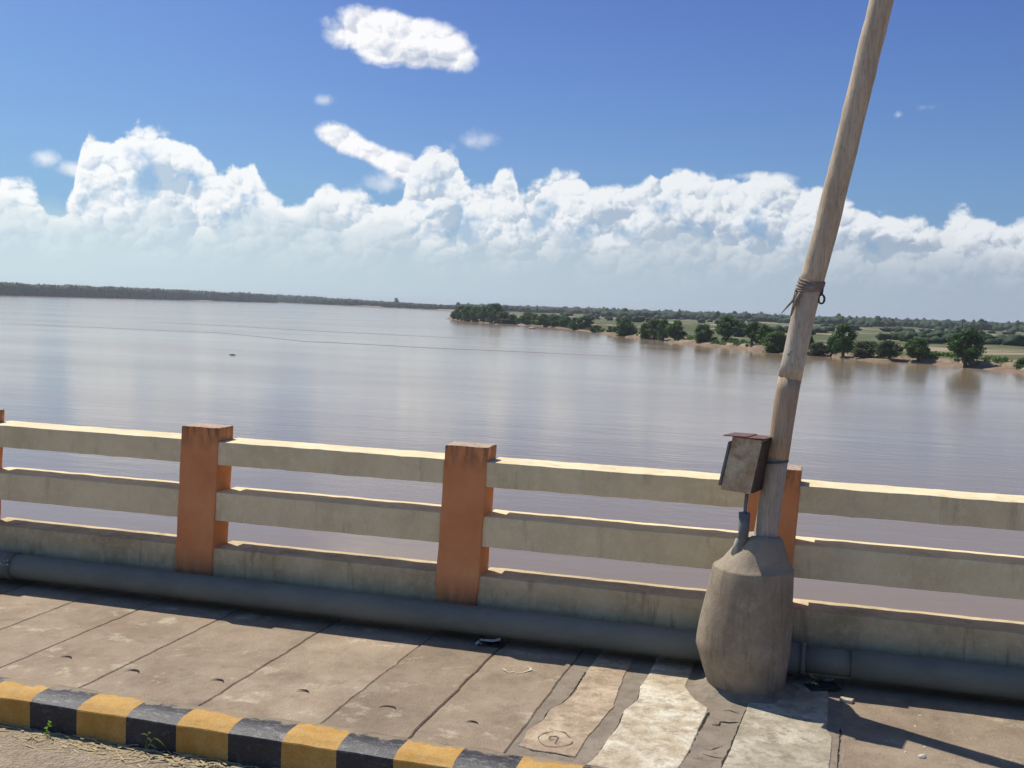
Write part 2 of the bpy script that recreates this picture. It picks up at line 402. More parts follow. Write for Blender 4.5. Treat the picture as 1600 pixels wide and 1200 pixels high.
def bank_fn(T, b):
    p = pos(T); x, y, z = T.sep(p)
    n = T.noise(p, .035, 5, .6); n2 = T.noise(p, .25, 5, .65); n3 = T.noise(p, 1.6, 5, .65)
    grass = T.mix(T.mapr(n, .35, .62), (.046, .072, .020), (.080, .105, .032))
    grass = T.mix(T.math('MULTIPLY', T.mapr(n2, .45, .62), .7), grass, (.13, .115, .055))
    strip = T.noise(T.vmath('MULTIPLY', p, (.5, 2.5, 1)), .012, 4, .6)
    grass = T.mix(T.mapr(strip, .53, .62), grass, (.33, .26, .17))
    sand = T.mix(T.mapr(T.math('ADD', T.math('MULTIPLY', n2, .6), T.math('MULTIPLY', n3, .4)), .42, .58), (.15, .115, .075), (.40, .31, .20))
    mud = T.mix(T.mapr(n2, .35, .65), (.17, .115, .075), (.25, .175, .115))
    zz = T.math('ADD', z, T.math('MULTIPLY', T.math('SUBTRACT', n2, .5), 1.3))
    zz = T.math('ADD', zz, T.math('MULTIPLY', T.math('SUBTRACT', n, .5), 1.5))
    col = T.mix(T.mapr(zz, WATER + .55, WATER + 1.0), mud, sand)
    col = T.mix(T.mapr(zz, WATER + 1.05, WATER + 1.6), col, grass)
    T.put(b.inputs['Base Color'], col)
    bump(T, b, T.math('ADD', n2, n3), .7, .3)
M['bank'] = mat('grassy_sandy_earth', bank_fn)
M['sandbar'] = mat('pale_river_sand', weathered((.55, .46, .35), (.47, .38, .28), (.62, .53, .42), s=.02, stain_amt=.1, bm=.1))
def water_fn(T, b):
    p = pos(T)
    d = T.vmath('LENGTH', p)
    n = T.noise(p, .011, 4, .55)
    T.put(b.inputs['Base Color'], T.mix(T.mapr(n, .35, .65), (.235, .172, .100), (.265, .198, .120)))
    b.inputs['IOR'].default_value = 1.333
    b.inputs['Specular IOR Level'].default_value = .5
    # calmer slicks and ruffled patches drawn out across the current
    q = T.vmath('MULTIPLY', p, (.22, 1.0, 1))
    patchy = T.noise(T.vmath('MULTIPLY', p, (.28, 1, 1)), .03, 5, .62)
    T.put(b.inputs['Roughness'], T.mapr(patchy, .38, .64, .11, .16))
    s1 = T.noise(T.vmath('MULTIPLY', p, (.45, 1, 1)), 1.1, 4, .6)
    s2 = T.noise(q, .22, 4, .6)
    s3 = T.noise(q, .05, 3, .5)
    n1 = T.new('ShaderNodeBump'); n1.inputs['Distance'].default_value = .10; T.put(n1.inputs['Height'], s1)
    T.put(n1.inputs['Strength'], T.math('MULTIPLY', T.mapr(d, 30, 600, .22, .045), T.mapr(patchy, .4, .62, .7, 1.15)))
    n2 = T.new('ShaderNodeBump'); n2.inputs['Distance'].default_value = .25; T.put(n2.inputs['Height'], s2)
    T.put(n2.inputs['Strength'], T.mapr(d, 60, 1200, .15, .06)); T.l.new(n1.outputs[0], n2.inputs['Normal'])
    n3 = T.new('ShaderNodeBump'); n3.inputs['Distance'].default_value = .5; T.put(n3.inputs['Height'], s3); n3.inputs['Strength'].default_value = .035
    T.l.new(n2.outputs[0], n3.inputs['Normal'])
    T.l.new(n3.outputs[0], b.inputs['Normal'])
M['water'] = mat('muddy_river_water', water_fn)

# ------------------------------------------------------------------ object helpers
def obj(name, bm_or_me, material=None, parent=None, smooth=False):
    if isinstance(bm_or_me, bmesh.types.BMesh):
        me = bpy.data.meshes.new(name)
        bmesh.ops.recalc_face_normals(bm_or_me, faces=bm_or_me.faces[:])
        bm_or_me.to_mesh(me); bm_or_me.free()
    else: me = bm_or_me
    if material is not None:
        for mm in (material if isinstance(material, (list, tuple)) else [material]): me.materials.append(mm)
    if smooth: me.polygons.foreach_set('use_smooth', [True] * len(me.polygons))
    o = bpy.data.objects.new(name, me); COL.objects.link(o)
    if parent is not None:
        o.parent = parent
        o.matrix_parent_inverse = Matrix.Translation(-Vector(parent.location)) if False else Matrix()
        # meshes are written in world coordinates: bring them into the parent's frame
        if not getattr(parent, '_local', False):
            T0 = world_loc(parent)
            if T0.length > 0: me.transform(Matrix.Translation(-T0))
    return o
def world_loc(o):
    v = Vector((0, 0, 0))
    while o is not None: v += Vector(o.location); o = o.parent
    return v
def thing(name, label, cat, loc=(0, 0, 0), group=None):
    o = bpy.data.objects.new(name, None); COL.objects.link(o); o.location = loc; o.empty_display_size = .2
    o['label'] = label; o['category'] = cat
    if group: o['group'] = group
    return o
def tag(o, label, cat, group=None, kind=None):
    if label: o['label'] = label
    if cat: o['category'] = cat
    if group: o['group'] = group
    if kind: o['kind'] = kind
    return o
def struct(o, label=None): o['kind'] = 'structure'; o['label'] = label or o.name; return o
def frame_at(o, loc):
    """give a one-mesh thing its own base point"""
    loc = Vector(loc); o.data.transform(Matrix.Translation(-loc)); o.location = loc; return o

def rbox(bm, a, b, bev=.008, cut=.12, jit=.0025, shear=0.0, nseed=0.0, mi=0):
    """a cast-concrete block: bevelled, subdivided and slightly uneven; shear leans it along X"""
    t = bmesh.new()
    a = Vector(a); b = Vector(b); s = b - a
    bmesh.ops.create_cube(t, size=1, matrix=Matrix.Translation((a + b) / 2) @ Matrix.Diagonal((*s, 1)))
    for ax in range(3):
        n = int(s[ax] / cut)
        for k in range(1, n + 1):
            co = Vector((0, 0, 0)); co[ax] = a[ax] + s[ax] * k / (n + 1); co2 = co.copy()
            no = Vector((0, 0, 0)); no[ax] = 1
            bmesh.ops.bisect_plane(t, geom=t.verts[:] + t.edges[:] + t.faces[:], plane_co=co2, plane_no=no)
    if bev > 0:
        ed = [e for e in t.edges if len(e.link_faces) == 2 and e.calc_face_angle(0) > 1.0]
        bmesh.ops.bevel(t, geom=ed, offset=bev, segments=2, affect='EDGES', profile=.6)
    for v in t.verts:
        q = v.co * 9 + Vector((nseed, nseed * 2, 0)); nv = noise.noise_vector(q) * jit + noise.noise_vector(v.co * 31) * jit * .5
        v.co += nv
        v.co.x += shear * (v.co.z - a.z)
    me = bpy.data.meshes.new('tmp')
    for f in t.faces: f.material_index = mi
    t.to_mesh(me); t.free(); bm.from_mesh(me); bpy.data.meshes.remove(me)

def tube(bm, pts, radii, seg=20, caps=True, jit=0.0, flat=1.0):
    pts = [Vector(p) for p in pts]; rings = []
    for i, p in enumerate(pts):
        d = (pts[min(i + 1, len(pts) - 1)] - pts[max(i - 1, 0)]).normalized()
        up = Vector((0, 0, 1)) if abs(d.z) < .9 else Vector((0, 1, 0))
        sx = d.cross(up).normalized(); sy = sx.cross(d).normalized()
        ring = []
        for k in range(seg):
            a = 2 * math.pi * k / seg
            r = radii[i] if not isinstance(radii, (int, float)) else radii
            v = p + sx * math.cos(a) * r + sy * math.sin(a) * r * flat
            if jit: v += noise.noise_vector(v * 12) * jit
            ring.append(bm.verts.new(v))
        rings.append(ring)
    for i in range(len(rings) - 1):
        for k in range(seg):
            bm.faces.new((rings[i][k], rings[i][(k + 1) % seg], rings[i + 1][(k + 1) % seg], rings[i + 1][k]))
    if caps:
        bm.faces.new(rings[0][::-1]); bm.faces.new(rings[-1])

def slab_poly(bm, pts, z0, z1, bev=.006, rough=.006, step=.05):
    """a flat slab with a crumbly outline, from a list of XY points"""
    out = []
    n = len(pts)
    for i in range(n):
        a = Vector((pts[i][0], pts[i][1], 0)); b = Vector((pts[(i + 1) % n][0], pts[(i + 1) % n][1], 0))
        k = max(1, int((b - a).length / step))
        for j in range(k):
            p = a.lerp(b, j / k); nn = noise.noise_vector(p * 5) * rough * 1.2 + noise.noise_vector(p * 14) * rough + noise.noise_vector(p * 40) * rough * .8
            out.append(Vector((p.x + nn.x, p.y + nn.y, 0)))
    if sum(out[i - 1].x * out[i].y - out[i].x * out[i - 1].y for i in range(len(out))) < 0: out.reverse()
    lo = [bm.verts.new((p.x, p.y, z0)) for p in out]
    mid = [bm.verts.new((p.x, p.y, z1 - bev)) for p in out]
    hi = []
    for i, p in enumerate(out):
        t = (out[(i + 1) % len(out)] - out[i - 1]).normalized(); nrm = Vector((-t.y, t.x, 0))
        q = p + nrm * bev                      # counter-clockwise outline: this points inwards
        hi.append(bm.verts.new((q.x, q.y, z1)))
    for A, B in ((lo, mid), (mid, hi)):
        for i in range(len(A)):
            j = (i + 1) % len(A); bm.faces.new((A[i], A[j], B[j], B[i]))
    for tri in geometry.tessellate_polygon([[v.co.copy() for v in hi]]):
        try: bm.faces.new([hi[k] for k in tri])
        except ValueError: pass

def strip(bm, pts, z, w0=.006, wob=.4, seed=0):
    """a thin uneven ribbon lying on a surface"""
    rnd = random.Random(seed); pts = [Vector((p[0], p[1], 0)) for p in pts]; fine = []
    for i in range(len(pts) - 1):
        k = max(1, int((pts[i + 1] - pts[i]).length / .02))
        for j in range(k):
            p = pts[i].lerp(pts[i + 1], j / k); fine.append(p + noise.noise_vector(p * 22) * .006)
    fine.append(pts[-1]); L = []; Rr = []
    for i, p in enumerate(fine):
        t = (fine[min(i + 1, len(fine) - 1)] - fine[max(i - 1, 0)]).normalized(); nrm = Vector((-t.y, t.x, 0))
        e = min(1, min(i, len(fine) - 1 - i) / 2 + .25)
        w = w0 * (1 + wob * rnd.uniform(-1, 1)) * e * .5
        L.append(bm.verts.new((p.x + nrm.x * w, p.y + nrm.y * w, z))); Rr.append(bm.verts.new((p.x - nrm.x * w, p.y - nrm.y * w, z)))
    for i in range(len(L) - 1): bm.faces.new((L[i], L[i + 1], Rr[i + 1], Rr[i]))

def np_mesh(name, V, Fq):
    me = bpy.data.meshes.new(name)
    V = np.asarray(V, np.float32); Fq = np.asarray(Fq, np.int32); k = Fq.shape[1]
    me.vertices.add(len(V)); me.vertices.foreach_set('co', V.ravel())
    me.loops.add(Fq.size); me.loops.foreach_set('vertex_index', Fq.ravel())
    me.polygons.add(len(Fq)); me.polygons.foreach_set('loop_start', np.arange(0, Fq.size, k, dtype=np.int32))
    me.update(calc_edges=True); me.validate()
    return me

# ------------------------------------------------------------------ land and water
def grid_mesh(name, X, Y, Z):
    n, mcols = X.shape
    V = np.stack([X, Y, Z], -1).reshape(-1, 3)
    i = np.arange(n - 1)[:, None] * mcols + np.arange(mcols - 1)[None, :]
    Fq = np.stack([i, i + 1, i + 1 + mcols, i + mcols], -1).reshape(-1, 4)
    return np_mesh(name, V, Fq)

me = np_mesh('river', [(-9000, -2500, WATER), (9000, -2500, WATER), (9000, 9000, WATER), (-9000, 9000, WATER)], [(0, 1, 2, 3)])
struct(obj('river', me, M['water']), 'wide muddy river under the bridge')
me = np_mesh('river_bed', [(-9500, -3000, WATER - 6), (9500, -3000, WATER - 6), (9500, 9500, WATER - 6), (-9500, 9500, WATER - 6)], [(0, 1, 2, 3)])
struct(obj('river_bed', me, M['bank']), 'river bed')

SH = [(1600,583),(1500,572),(1400,566),(1350,563),(1300,558),(1200,550),(1150,545),(1100,540),(1050,535),(1000,529),(950,522),(900,516),(850,510.5),(800,506.5),(760,504.5),(720,501),(704,499)]
shore = [gz(x, y, WATER) for x, y in SH]
near = [(420, -400), (260, 60), (140, 165), (75, 215)]
poly = [Vector((a, b, 0)) for a, b in near] + shore
tip = shore[-1]
poly += [Vector((tip.x - 6, tip.y + 14, 0)), Vector((tip.x - 4, tip.y + 40, 0)), Vector((tip.x - 30, tip.y + 150, 0)), Vector((-330, 1050, 0)), Vector((-460, 1350, 0)), Vector((-620, 1650, 0)), Vector((-760, 1760, 0)),
         Vector((-1000, 2050, 0)), Vector((-900, 6500, 0)), Vector((6000, 6500, 0)), Vector((6000, -400, 0))]
PX = np.array([[v.x, v.y] for v in poly])
def signed(PTS, POLY):
    """positive inside the outline"""
    best = np.full(len(PTS), 1e9); inside = np.zeros(len(PTS), bool)
    for i in range(len(POLY)):
        a = POLY[i]; b = POLY[(i + 1) % len(POLY)]; ab = b - a
        t = np.clip(((PTS - a) @ ab) / (ab @ ab), 0, 1)
        d = np.hypot(*(PTS - (a + t[:, None] * ab)).T); best = np.minimum(best, d)
        c = (a[1] > PTS[:, 1]) != (b[1] > PTS[:, 1])
        xx = (b[0] - a[0]) * (PTS[:, 1] - a[1]) / (b[1] - a[1] + 1e-12) + a[0]
        inside ^= c & (PTS[:, 0] < xx)
    return np.where(inside, best, -best)
def vnoise(x, y, s, seed):
    """smooth value noise on arrays"""
    rs = np.random.RandomState(seed); G = rs.rand(257, 257)
    u = (x / s) % 256; v = (y / s) % 256; i = np.floor(u).astype(int); j = np.floor(v).astype(int); fu = u - i; fv = v - j
    fu = fu * fu * (3 - 2 * fu); fv = fv * fv * (3 - 2 * fv)
    return (G[i, j] * (1 - fu) * (1 - fv) + G[i + 1, j] * fu * (1 - fv) + G[i, j + 1] * (1 - fu) * fv + G[i + 1, j + 1] * fu * fv) - .5
def land_height(X, Y):
    s = signed(np.stack([X, Y], -1), PX)
    s = s + vnoise(X, Y, 9, 1) * 6 + vnoise(X, Y, 3.1, 2) * 3.4 + vnoise(X, Y, 40, 3) * 6 * np.clip(s / 30, 0, 1)
    h = np.where(s < 0, s * .35, 0)
    lip = 2.2 + 5 * np.clip(vnoise(X, Y, 14, 11) + .25, 0, 1)
    h = h + np.clip(s / 1.6, 0, 1) * .55 + np.clip((s - lip) / 1.5, 0, 1) * (1.0 + vnoise(X, Y, 22, 12)) + np.clip((s - 5) / 40, 0, 1) * .8
    h = h + (vnoise(X, Y, 5, 4) * .5 + vnoise(X, Y, 17, 5) * .8) * np.clip(s / 4, 0, 1)
    h = h + np.clip((s - 150) / 900, 0, 1) * 1.0
    return np.clip(h, -5, 60) + WATER
azs = np.radians(np.concatenate([np.linspace(-26, 14, 560), np.linspace(14.3, 70, 60)]))
rs_ = np.concatenate([np.arange(150, 230, 6), np.arange(230, 560, 1.3), np.arange(560, 760, 3), np.geomspace(760, 6400, 70)])
A, RR = np.meshgrid(azs, rs_)
X = RR * np.sin(A); Y = RR * np.cos(A)
Z = land_height(X.ravel(), Y.ravel()).reshape(X.shape)
struct(obj('river_bank', grid_mesh('river_bank', X, Y, Z), M['bank'], smooth=True), 'grassy river bank with crumbling sandy edge')

def bank_z(x, y): return float(land_height(np.array([x]), np.array([y]))[0])

# far bank on the left
FB = [(-120,458.5),(0,460.5),(60,460.5),(130,464),(250,467.5),(330,470),(432,472.5)]
fb = [gz(x, y + .3, WATER) for x, y in FB]
FB2 = [(425,470.3),(500,473.5),(600,479),(700,482.8)]
fb2 = [gz(x, y, WATER) for x, y in FB2]
pl = [Vector((-2600, 900, 0))] + fb + fb2 + [Vector((-500, 2400, 0)), Vector((-500, 6000, 0)), Vector((-7000, 6000, 0)), Vector((-7000, 900, 0))]
PL = np.array([[v.x, v.y] for v in pl])
A, RR = np.meshgrid(np.radians(np.linspace(-62, -12, 420)), np.concatenate([np.arange(1000, 2500, 9), np.geomspace(2500, 7000, 50)]))
X = RR * np.sin(A); Y = RR * np.cos(A)
s = signed(np.stack([X.ravel(), Y.ravel()], -1), PL) + vnoise(X.ravel(), Y.ravel(), 60, 8) * 26
Z = (np.where(s < 0, s * .06, np.clip(s / 60, 0, 1) * 2.4 + np.clip((s - 60) / 600, 0, 1) * 2)).clip(-4, 20).reshape(X.shape) + WATER
struct(obj('far_bank', grid_mesh('far_bank', X, Y, Z), M['sandbar'], smooth=True), 'far sandy bank under the long tree line')

# ------------------------------------------------------------------ trees
def crown_points(rnd, lobes, n):
    tot = sum(l[1] ** 2 for l in lobes); P = []
    for c, r in lobes:
        for _ in range(int(n * r * r / tot)):
            d = Vector((rnd.gauss(0, 1), rnd.gauss(0, 1), rnd.gauss(0, 1))).normalized()
            rr = r * (rnd.random() ** .5) * (1.05 + .55 * noise.noise(Vector(c) * 3 + d * 1.7))
            P.append((Vector(c) + Vector((d.x * rr, d.y * rr, d.z * rr * .85)), d))
    return P
def leaf_mesh(name, pts, size, rnd):
    V = []; Fq = []
    for p, d in pts:
        n = (d + Vector((rnd.gauss(0, .6), rnd.gauss(0, .6), rnd.gauss(0, .6) + .3))).normalized()
        a = n.orthogonal().normalized(); a = (Matrix.Rotation(rnd.uniform(0, 6.28), 3, n) @ a); b = n.cross(a)
        s = size * rnd.uniform(.6, 1.35); k = len(V)
        for (u, v, w) in ((-.5, -.2, 0), (.1, -.45, .1), (.55, .15, 0), (-.05, .5, .12)):
            V.append(p + a * u * s + b * v * s + n * w * s)
        Fq.append((k, k + 1, k + 2, k + 3))
    return np_mesh(name, [tuple(v) for v in V], Fq)
def trunk_bm(rnd, kind, H, Wd):
    bm = bmesh.new()
    lean = rnd.uniform(-.08, .08) * H
    base = H * (.30 if kind != 'bush' else .12)
    fork = Vector((lean * .5, 0, base))
    tube(bm, [(0, 0, -.6), (lean * .15, 0, base * .4), fork], [H * .060, H * .042, H * .034], 8)
    for k in range(5):
        a = k * 1.257 + rnd.uniform(-.3, .3)
        e = Vector((math.cos(a) * Wd * .3, math.sin(a) * Wd * .3, H * rnd.uniform(.6, .82)))
        tube(bm, [fork - Vector((0, 0, .1)), fork.lerp(e, .5) + Vector((0, 0, .3)), e], [H * .024, H * .015, H * .006], 6)
    return bm
def tree_proto(kind, seed, leafmat):
    rnd = random.Random(seed); H = 8.0; Wd = 7.0
    lobes = []
    if kind == 'tree': z0, z1, nl = .20, .84, 28
    elif kind == 'bush': z0, z1, nl = .06, .78, 24
    else: z0, z1, nl = .11, .82, 26
    for k in range(nl):
        a = rnd.uniform(0, 6.28); t = rnd.random(); z = H * (z0 + (z1 - z0) * t)
        env = math.sqrt(max(0.05, 1 - ((t - .42) / .62) ** 2)) * Wd * .5
        r = rnd.uniform(.75, 1.45) if kind != 'bush' else rnd.uniform(.9, 1.5)
        d = max(0, env - r * .7) * math.sqrt(rnd.uniform(.15, 1))
        lobes.append(((math.cos(a) * d, math.sin(a) * d, z), r))
    pts = crown_points(rnd, lobes, 4600)
    me = leaf_mesh('crown', pts, .42, rnd); me.materials.append(leafmat)
    tb = trunk_bm(rnd, kind, H, Wd); tm = bpy.data.meshes.new('trunk'); tb.to_mesh(tm); tb.free(); tm.materials.append(M['trunk'])
    return me, tm
PR = {}
for kind in ('tree', 'bush', 'full'):
    for i, lm in enumerate(('leaf_a', 'leaf_b', 'leaf_c')):
        for v in range(2 if i < 2 else 1):
            PR.setdefault((kind, i), []).append(tree_proto(kind, 31 * i + 7 * v + len(kind), M[lm]))
def plant_tree(px, py_top, py_base, wpx, kind, tone, name, label, cat, seed, group='trees along the near edge of the right bank'):
    d = ray(px, py_base); hd = math.hypot(d.x, d.y)
    ds = np.arange(190, 1100, 1.0); xs = d.x / hd * ds; ys = d.y / hd * ds
    hs = land_height(xs, ys); zr = EYE + d.z / hd * ds
    ok = np.nonzero((hs > WATER + .55) & (hs >= zr - .15))[0]
    if len(ok) == 0: ok = np.nonzero(hs > WATER + .3)[0]
    if len(ok) == 0: p = gz(px, py_base, WATER + .4)
    else: k = max(ok[0] - 4, 0); p = Vector((xs[k], ys[k], hs[k]))
    dist = math.hypot(p.x, p.y); h = (py_base - py_top) * dist / FPX; w = wpx * dist / FPX
    e = thing(name, label, cat, (p.x, p.y, p.z - .1), group)
    rnd = random.Random(seed); v = PR[(kind, tone)]; me, tm = v[seed % len(v)]
    c = bpy.data.objects.new('crown', me); COL.objects.link(c); c.parent = e
    t = bpy.data.objects.new('trunk', tm); COL.objects.link(t); t.parent = e
    e.rotation_euler.z = rnd.uniform(0, 6.28)
    e.scale = (w / 5.7, w / 5.7, h / 7.7)
    return e
def C3(cx, t, b, w): return 680 + cx / 5.714, 450 + t / 5.714, 450 + b / 5.714, w / 5.714
def C4(cx, t, b, w): return 920 + cx / 5.714, 460 + t / 5.714, 460 + b / 5.714, w / 5.714
def C5(cx, t, b, w): return 1180 + cx / 7.27, 470 + t / 7.27, 470 + b / 7.27, w / 7.27
def C6(cx, t, b, w): return 1380 + cx / 7.27, 470 + t / 7.27, 470 + b / 7.27, w / 7.27
TREES = [
 (C3(175,185,262,90),'bush',0,'low dark shrub right at the tip of the wooded point'),
 (C3(235,150,292,120),'full',0,'dark tree second from the tip of the wooded point'),
 (C3(295,138,300,130),'full',0,'dark round tree third from the tip of the wooded point'),
 (C3(365,148,292,120),'full',1,'green tree in the dip left of the tallest tree on the point'),
 (C3(440,145,295,140),'full',0,'dark tree just left of the tallest tree on the point'),
 (C3(535,118,300,140),'full',0,'tallest dark tree on the wooded point, its crown above the skyline'),
 (C3(610,196,308,180),'bush',1,'broad light green bush just right of the tallest tree on the point'),
 (C3(685,214,304,90),'bush',1,'small green bush between the broad light bush and the gap on the point'),
 (C3(745,245,310,90),'bush',1,'small pale bush in the gap right of the wooded point'),
 (C3(830,200,322,150),'full',0,'dark dense tree just right of the gap beyond the wooded point'),
 (C3(900,215,322,110),'full',1,'narrow green tree squeezed between two dark dense trees'),
 (C3(975,203,332,160),'full',1,'bright green round tree above the brown bank edge'),
 (C3(1070,232,338,140),'bush',0,'dark low bush right of the bright green round tree'),
 (C3(1170,236,342,130),'bush',0,'dark bush above the pale sand patch on the bank'),
 (C3(1255,235,362,130),'full',0,'dark tree left half of the broad pair before the meadow'),
 (C3(1335,240,362,140),'full',0,'dark tree right half of the broad pair before the meadow'),
 (C3(1440,298,366,110),'bush',0,'small low bush at the left edge of the green meadow'),
 (C4(55,240,308,130),'bush',0,'low dark bush in front of the first stretch of meadow'),
 (C4(195,255,315,80),'bush',1,'very small bush left of the big rounded bank tree'),
 (C4(305,165,342,200),'bush',0,'big rounded dark tree whose crown reaches the ground'),
 (C4(395,275,344,80),'bush',0,'small dark bush touching the right of the big rounded tree'),
 (C4(500,215,375,90),'bush',0,'slim dark bush left of the twin spreading trees'),
 (C4(585,192,380,170),'tree',1,'left one of the twin spreading trees with its trunk showing'),
 (C4(665,205,400,130),'tree',0,'dark tree between the twin spreading trees'),
 (C4(775,212,405,165),'tree',1,'right one of the twin spreading trees with forked trunk over the water'),
 (C4(1020,228,402,155),'full',0,'compact egg-shaped dark tree standing alone on the bank'),
 (C4(1240,188,402,210),'tree',0,'tall leaning tree right of the egg-shaped tree'),
 (C4(1335,215,350,110),'bush',1,'green bush set back behind the tall leaning tree'),
 (C4(1455,238,435,150),'tree',0,'dark trunked tree left of the bamboo pole'),
 (C4(1570,250,440,150),'full',1,'green tree just left of the big tree behind the pole'),
 (C5(60,300,482,200),'full',1,'green crowned tree low behind its neighbours left of the pole'),
 (C5(235,285,560,300),'full',1,'wide green tree whose crown is partly hidden behind the pole'),
 (C5(560,300,540,200),'full',0,'dark tree half hidden behind the pole on its right'),
 (C5(720,380,565,200),'bush',2,'olive low tree just right of the pole'),
 (C5(870,340,560,150),'bush',0,'dark low bush between olive tree and tall round tree'),
 (C5(1000,238,612,235),'tree',0,'tall round dark tree right of the pole, with long reflection'),
 (C5(1230,420,622,230),'bush',2,'olive low bush overhanging the water right of the tall round tree'),
 (C5(1350,430,560,120),'bush',2,'small olive bush between the two olive bank trees'),
 (C5(1525,400,612,260),'tree',2,'spreading olive tree on a thick short trunk'),
 (C6(400,385,642,270),'tree',1,'ragged green tree with low branches left of the largest tree'),
 (C6(935,290,722,340),'tree',0,'largest and nearest tree, dark crown on a bare trunk'),
 (C6(1590,600,745,180),'bush',1,'dark bush cut off by the right edge of the photo'),
 (C6(1110,330,430,80),'bush',0,'small dark bush in the field right behind the largest tree'),
]
for i, (c, kind, tone, label) in enumerate(TREES):
    nm = {'tree': 'bank_tree', 'bush': 'bush', 'full': 'leafy_tree'}[kind]
    plant_tree(*c, kind, tone, nm, label.replace('bamboo pole', 'leaning timber pole'), 'bush' if kind == 'bush' else 'tree', i + 3)

# ------------------------------------------------------------------ far woods (masses nobody could count)
bm0 = bmesh.new(); bmesh.ops.create_icosphere(bm0, subdivisions=2, radius=1)
ICO_V = np.array([v.co[:] for v in bm0.verts]); ICO_F = np.array([[v.index for v in f.verts] for f in bm0.faces]); bm0.free()
def wood_mass(name, crowns, seed, label):
    rs = np.random.RandomState(seed); Vs = []; Fs = []; k = 0
    for (x, y, z, r, h) in crowns:
        a = rs.uniform(0, 6.28); ca, sa = math.cos(a), math.sin(a)
        V = ICO_V * (1 + rs.uniform(-.38, .38, (len(ICO_V), 1)))
        V = V @ np.array([[ca, sa, 0], [-sa, ca, 0], [0, 0, 1]])
        V = V * np.array([r, r, h / 2]) + np.array([x, y, z + h / 2])
        Vs.append(V); Fs.append(ICO_F + k); k += len(V)
    o = obj(name, np_mesh(name, np.concatenate(Vs), np.concatenate(Fs)), M['wood_far'])
    tag(o, label, None, kind='stuff'); return o
rnd = random.Random(5)
cr = []
for k in range(5200):                                   # along the far left bank
    x = rnd.uniform(-160, 760); t = rnd.random()
    yb = 459.0 + (471.3 - 459.0) * x / 430 if x < 430 else 470.3 + (482.8 - 470.3) * (x - 425) / 275
    p = gz(x, yb, WATER + 2)
    d0 = Vector((p.x, p.y, 0)).normalized(); dist = math.hypot(p.x, p.y) + 15 + 110 * t * t
    hp = float(np.interp(x, [0, 200, 400, 500, 600, 700], [15.2, 14.2, 11.2, 9.3, 7.6, 6.8]))
    h = hp * dist / FPX * rnd.uniform(.55, 1.06)
    h *= 1 + .12 * noise.noise(Vector((x * .03, 0, 0)))
    w = h * rnd.uniform(.16, .40)
    cr.append((d0.x * dist, d0.y * dist, WATER + 1.0, w, h))
wood_mass('far_woodland', cr, 1, 'long dark belt of trees on the far left bank')
cr = []
for k in range(7500):                                   # right: deep wood behind the meadow
    az = rad(rnd.uniform(-19.0, 15.0)); t = rnd.random()
    dist = 1050 + 1500 * t + 120 * noise.noise(Vector((az * 40, 1, 0)))
    if math.degrees(az) < -12: dist += 350
    x, y = dist * math.sin(az), dist * math.cos(az)
    h = rnd.uniform(4.5, 7.2) + 1.6 * noise.noise(Vector((az * 60, t * 4, 3)))
    if rnd.random() < .04: h *= 1.35
    cr.append((x, y, WATER + 1.9 + 1.0 * min(1, max(0, (dist - 1000) / 1000)), rnd.uniform(2.5, 5.0), h))
wood_mass('deep_woodland', cr, 2, 'dark wood filling the skyline behind the right bank meadow')
cr = []
for k in range(950):                                    # scrub between meadow and wood
    az = rad(rnd.uniform(-17, 15)); dist = rnd.uniform(520, 1100) if rnd.random() < .55 else rnd.uniform(380, 560)
    f = noise.noise(Vector((az * 16, dist * .006, 7)))
    if math.degrees(az) > 4.6: f += .15
    if f < .12 + (0.15 if dist < 560 else 0): continue
    x, y = dist * math.sin(az), dist * math.cos(az)
    if signed(np.array([[x, y]]), PX)[0] < 30: continue
    h = rnd.uniform(1.8, 4.2)
    cr.append((x, y, bank_z(x, y) - .4, rnd.uniform(1.5, 3.8), h))
wood_mass('scrub', cr, 3, 'patches of low scrub scattered over the meadow')

rnd = random.Random(77); pts = []
for k in range(420):
    px = rnd.uniform(706, 1640); base_y = float(np.interp(px, [x for x, y in SH[::-1]], [y for x, y in SH[::-1]]))
    d = ray(px, base_y); hd = math.hypot(d.x, d.y); dd = math.hypot(*gz(px, base_y, WATER)[:2]) + rnd.uniform(4, 22)
    x, y = d.x / hd * dd, d.y / hd * dd
    if noise.noise(Vector((px * .03, 3, 0))) < -.12: continue
    z = bank_z(x, y); w = rnd.uniform(.5, 1.7); hh = rnd.uniform(.35, 1.3)
    for q in range(34):
        dv = Vector((rnd.gauss(0, 1), rnd.gauss(0, 1), abs(rnd.gauss(0, 1)))).normalized(); rr = rnd.random() ** .5
        pts.append((Vector((x + dv.x * w * rr, y + dv.y * w * rr, z + dv.z * hh * rr)), dv))
o = obj('undergrowth', leaf_mesh('undergrowth', pts, .5, rnd), M['leaf_b']); tag(o, 'tangled low undergrowth along the lip of the right bank', None, kind='stuff')

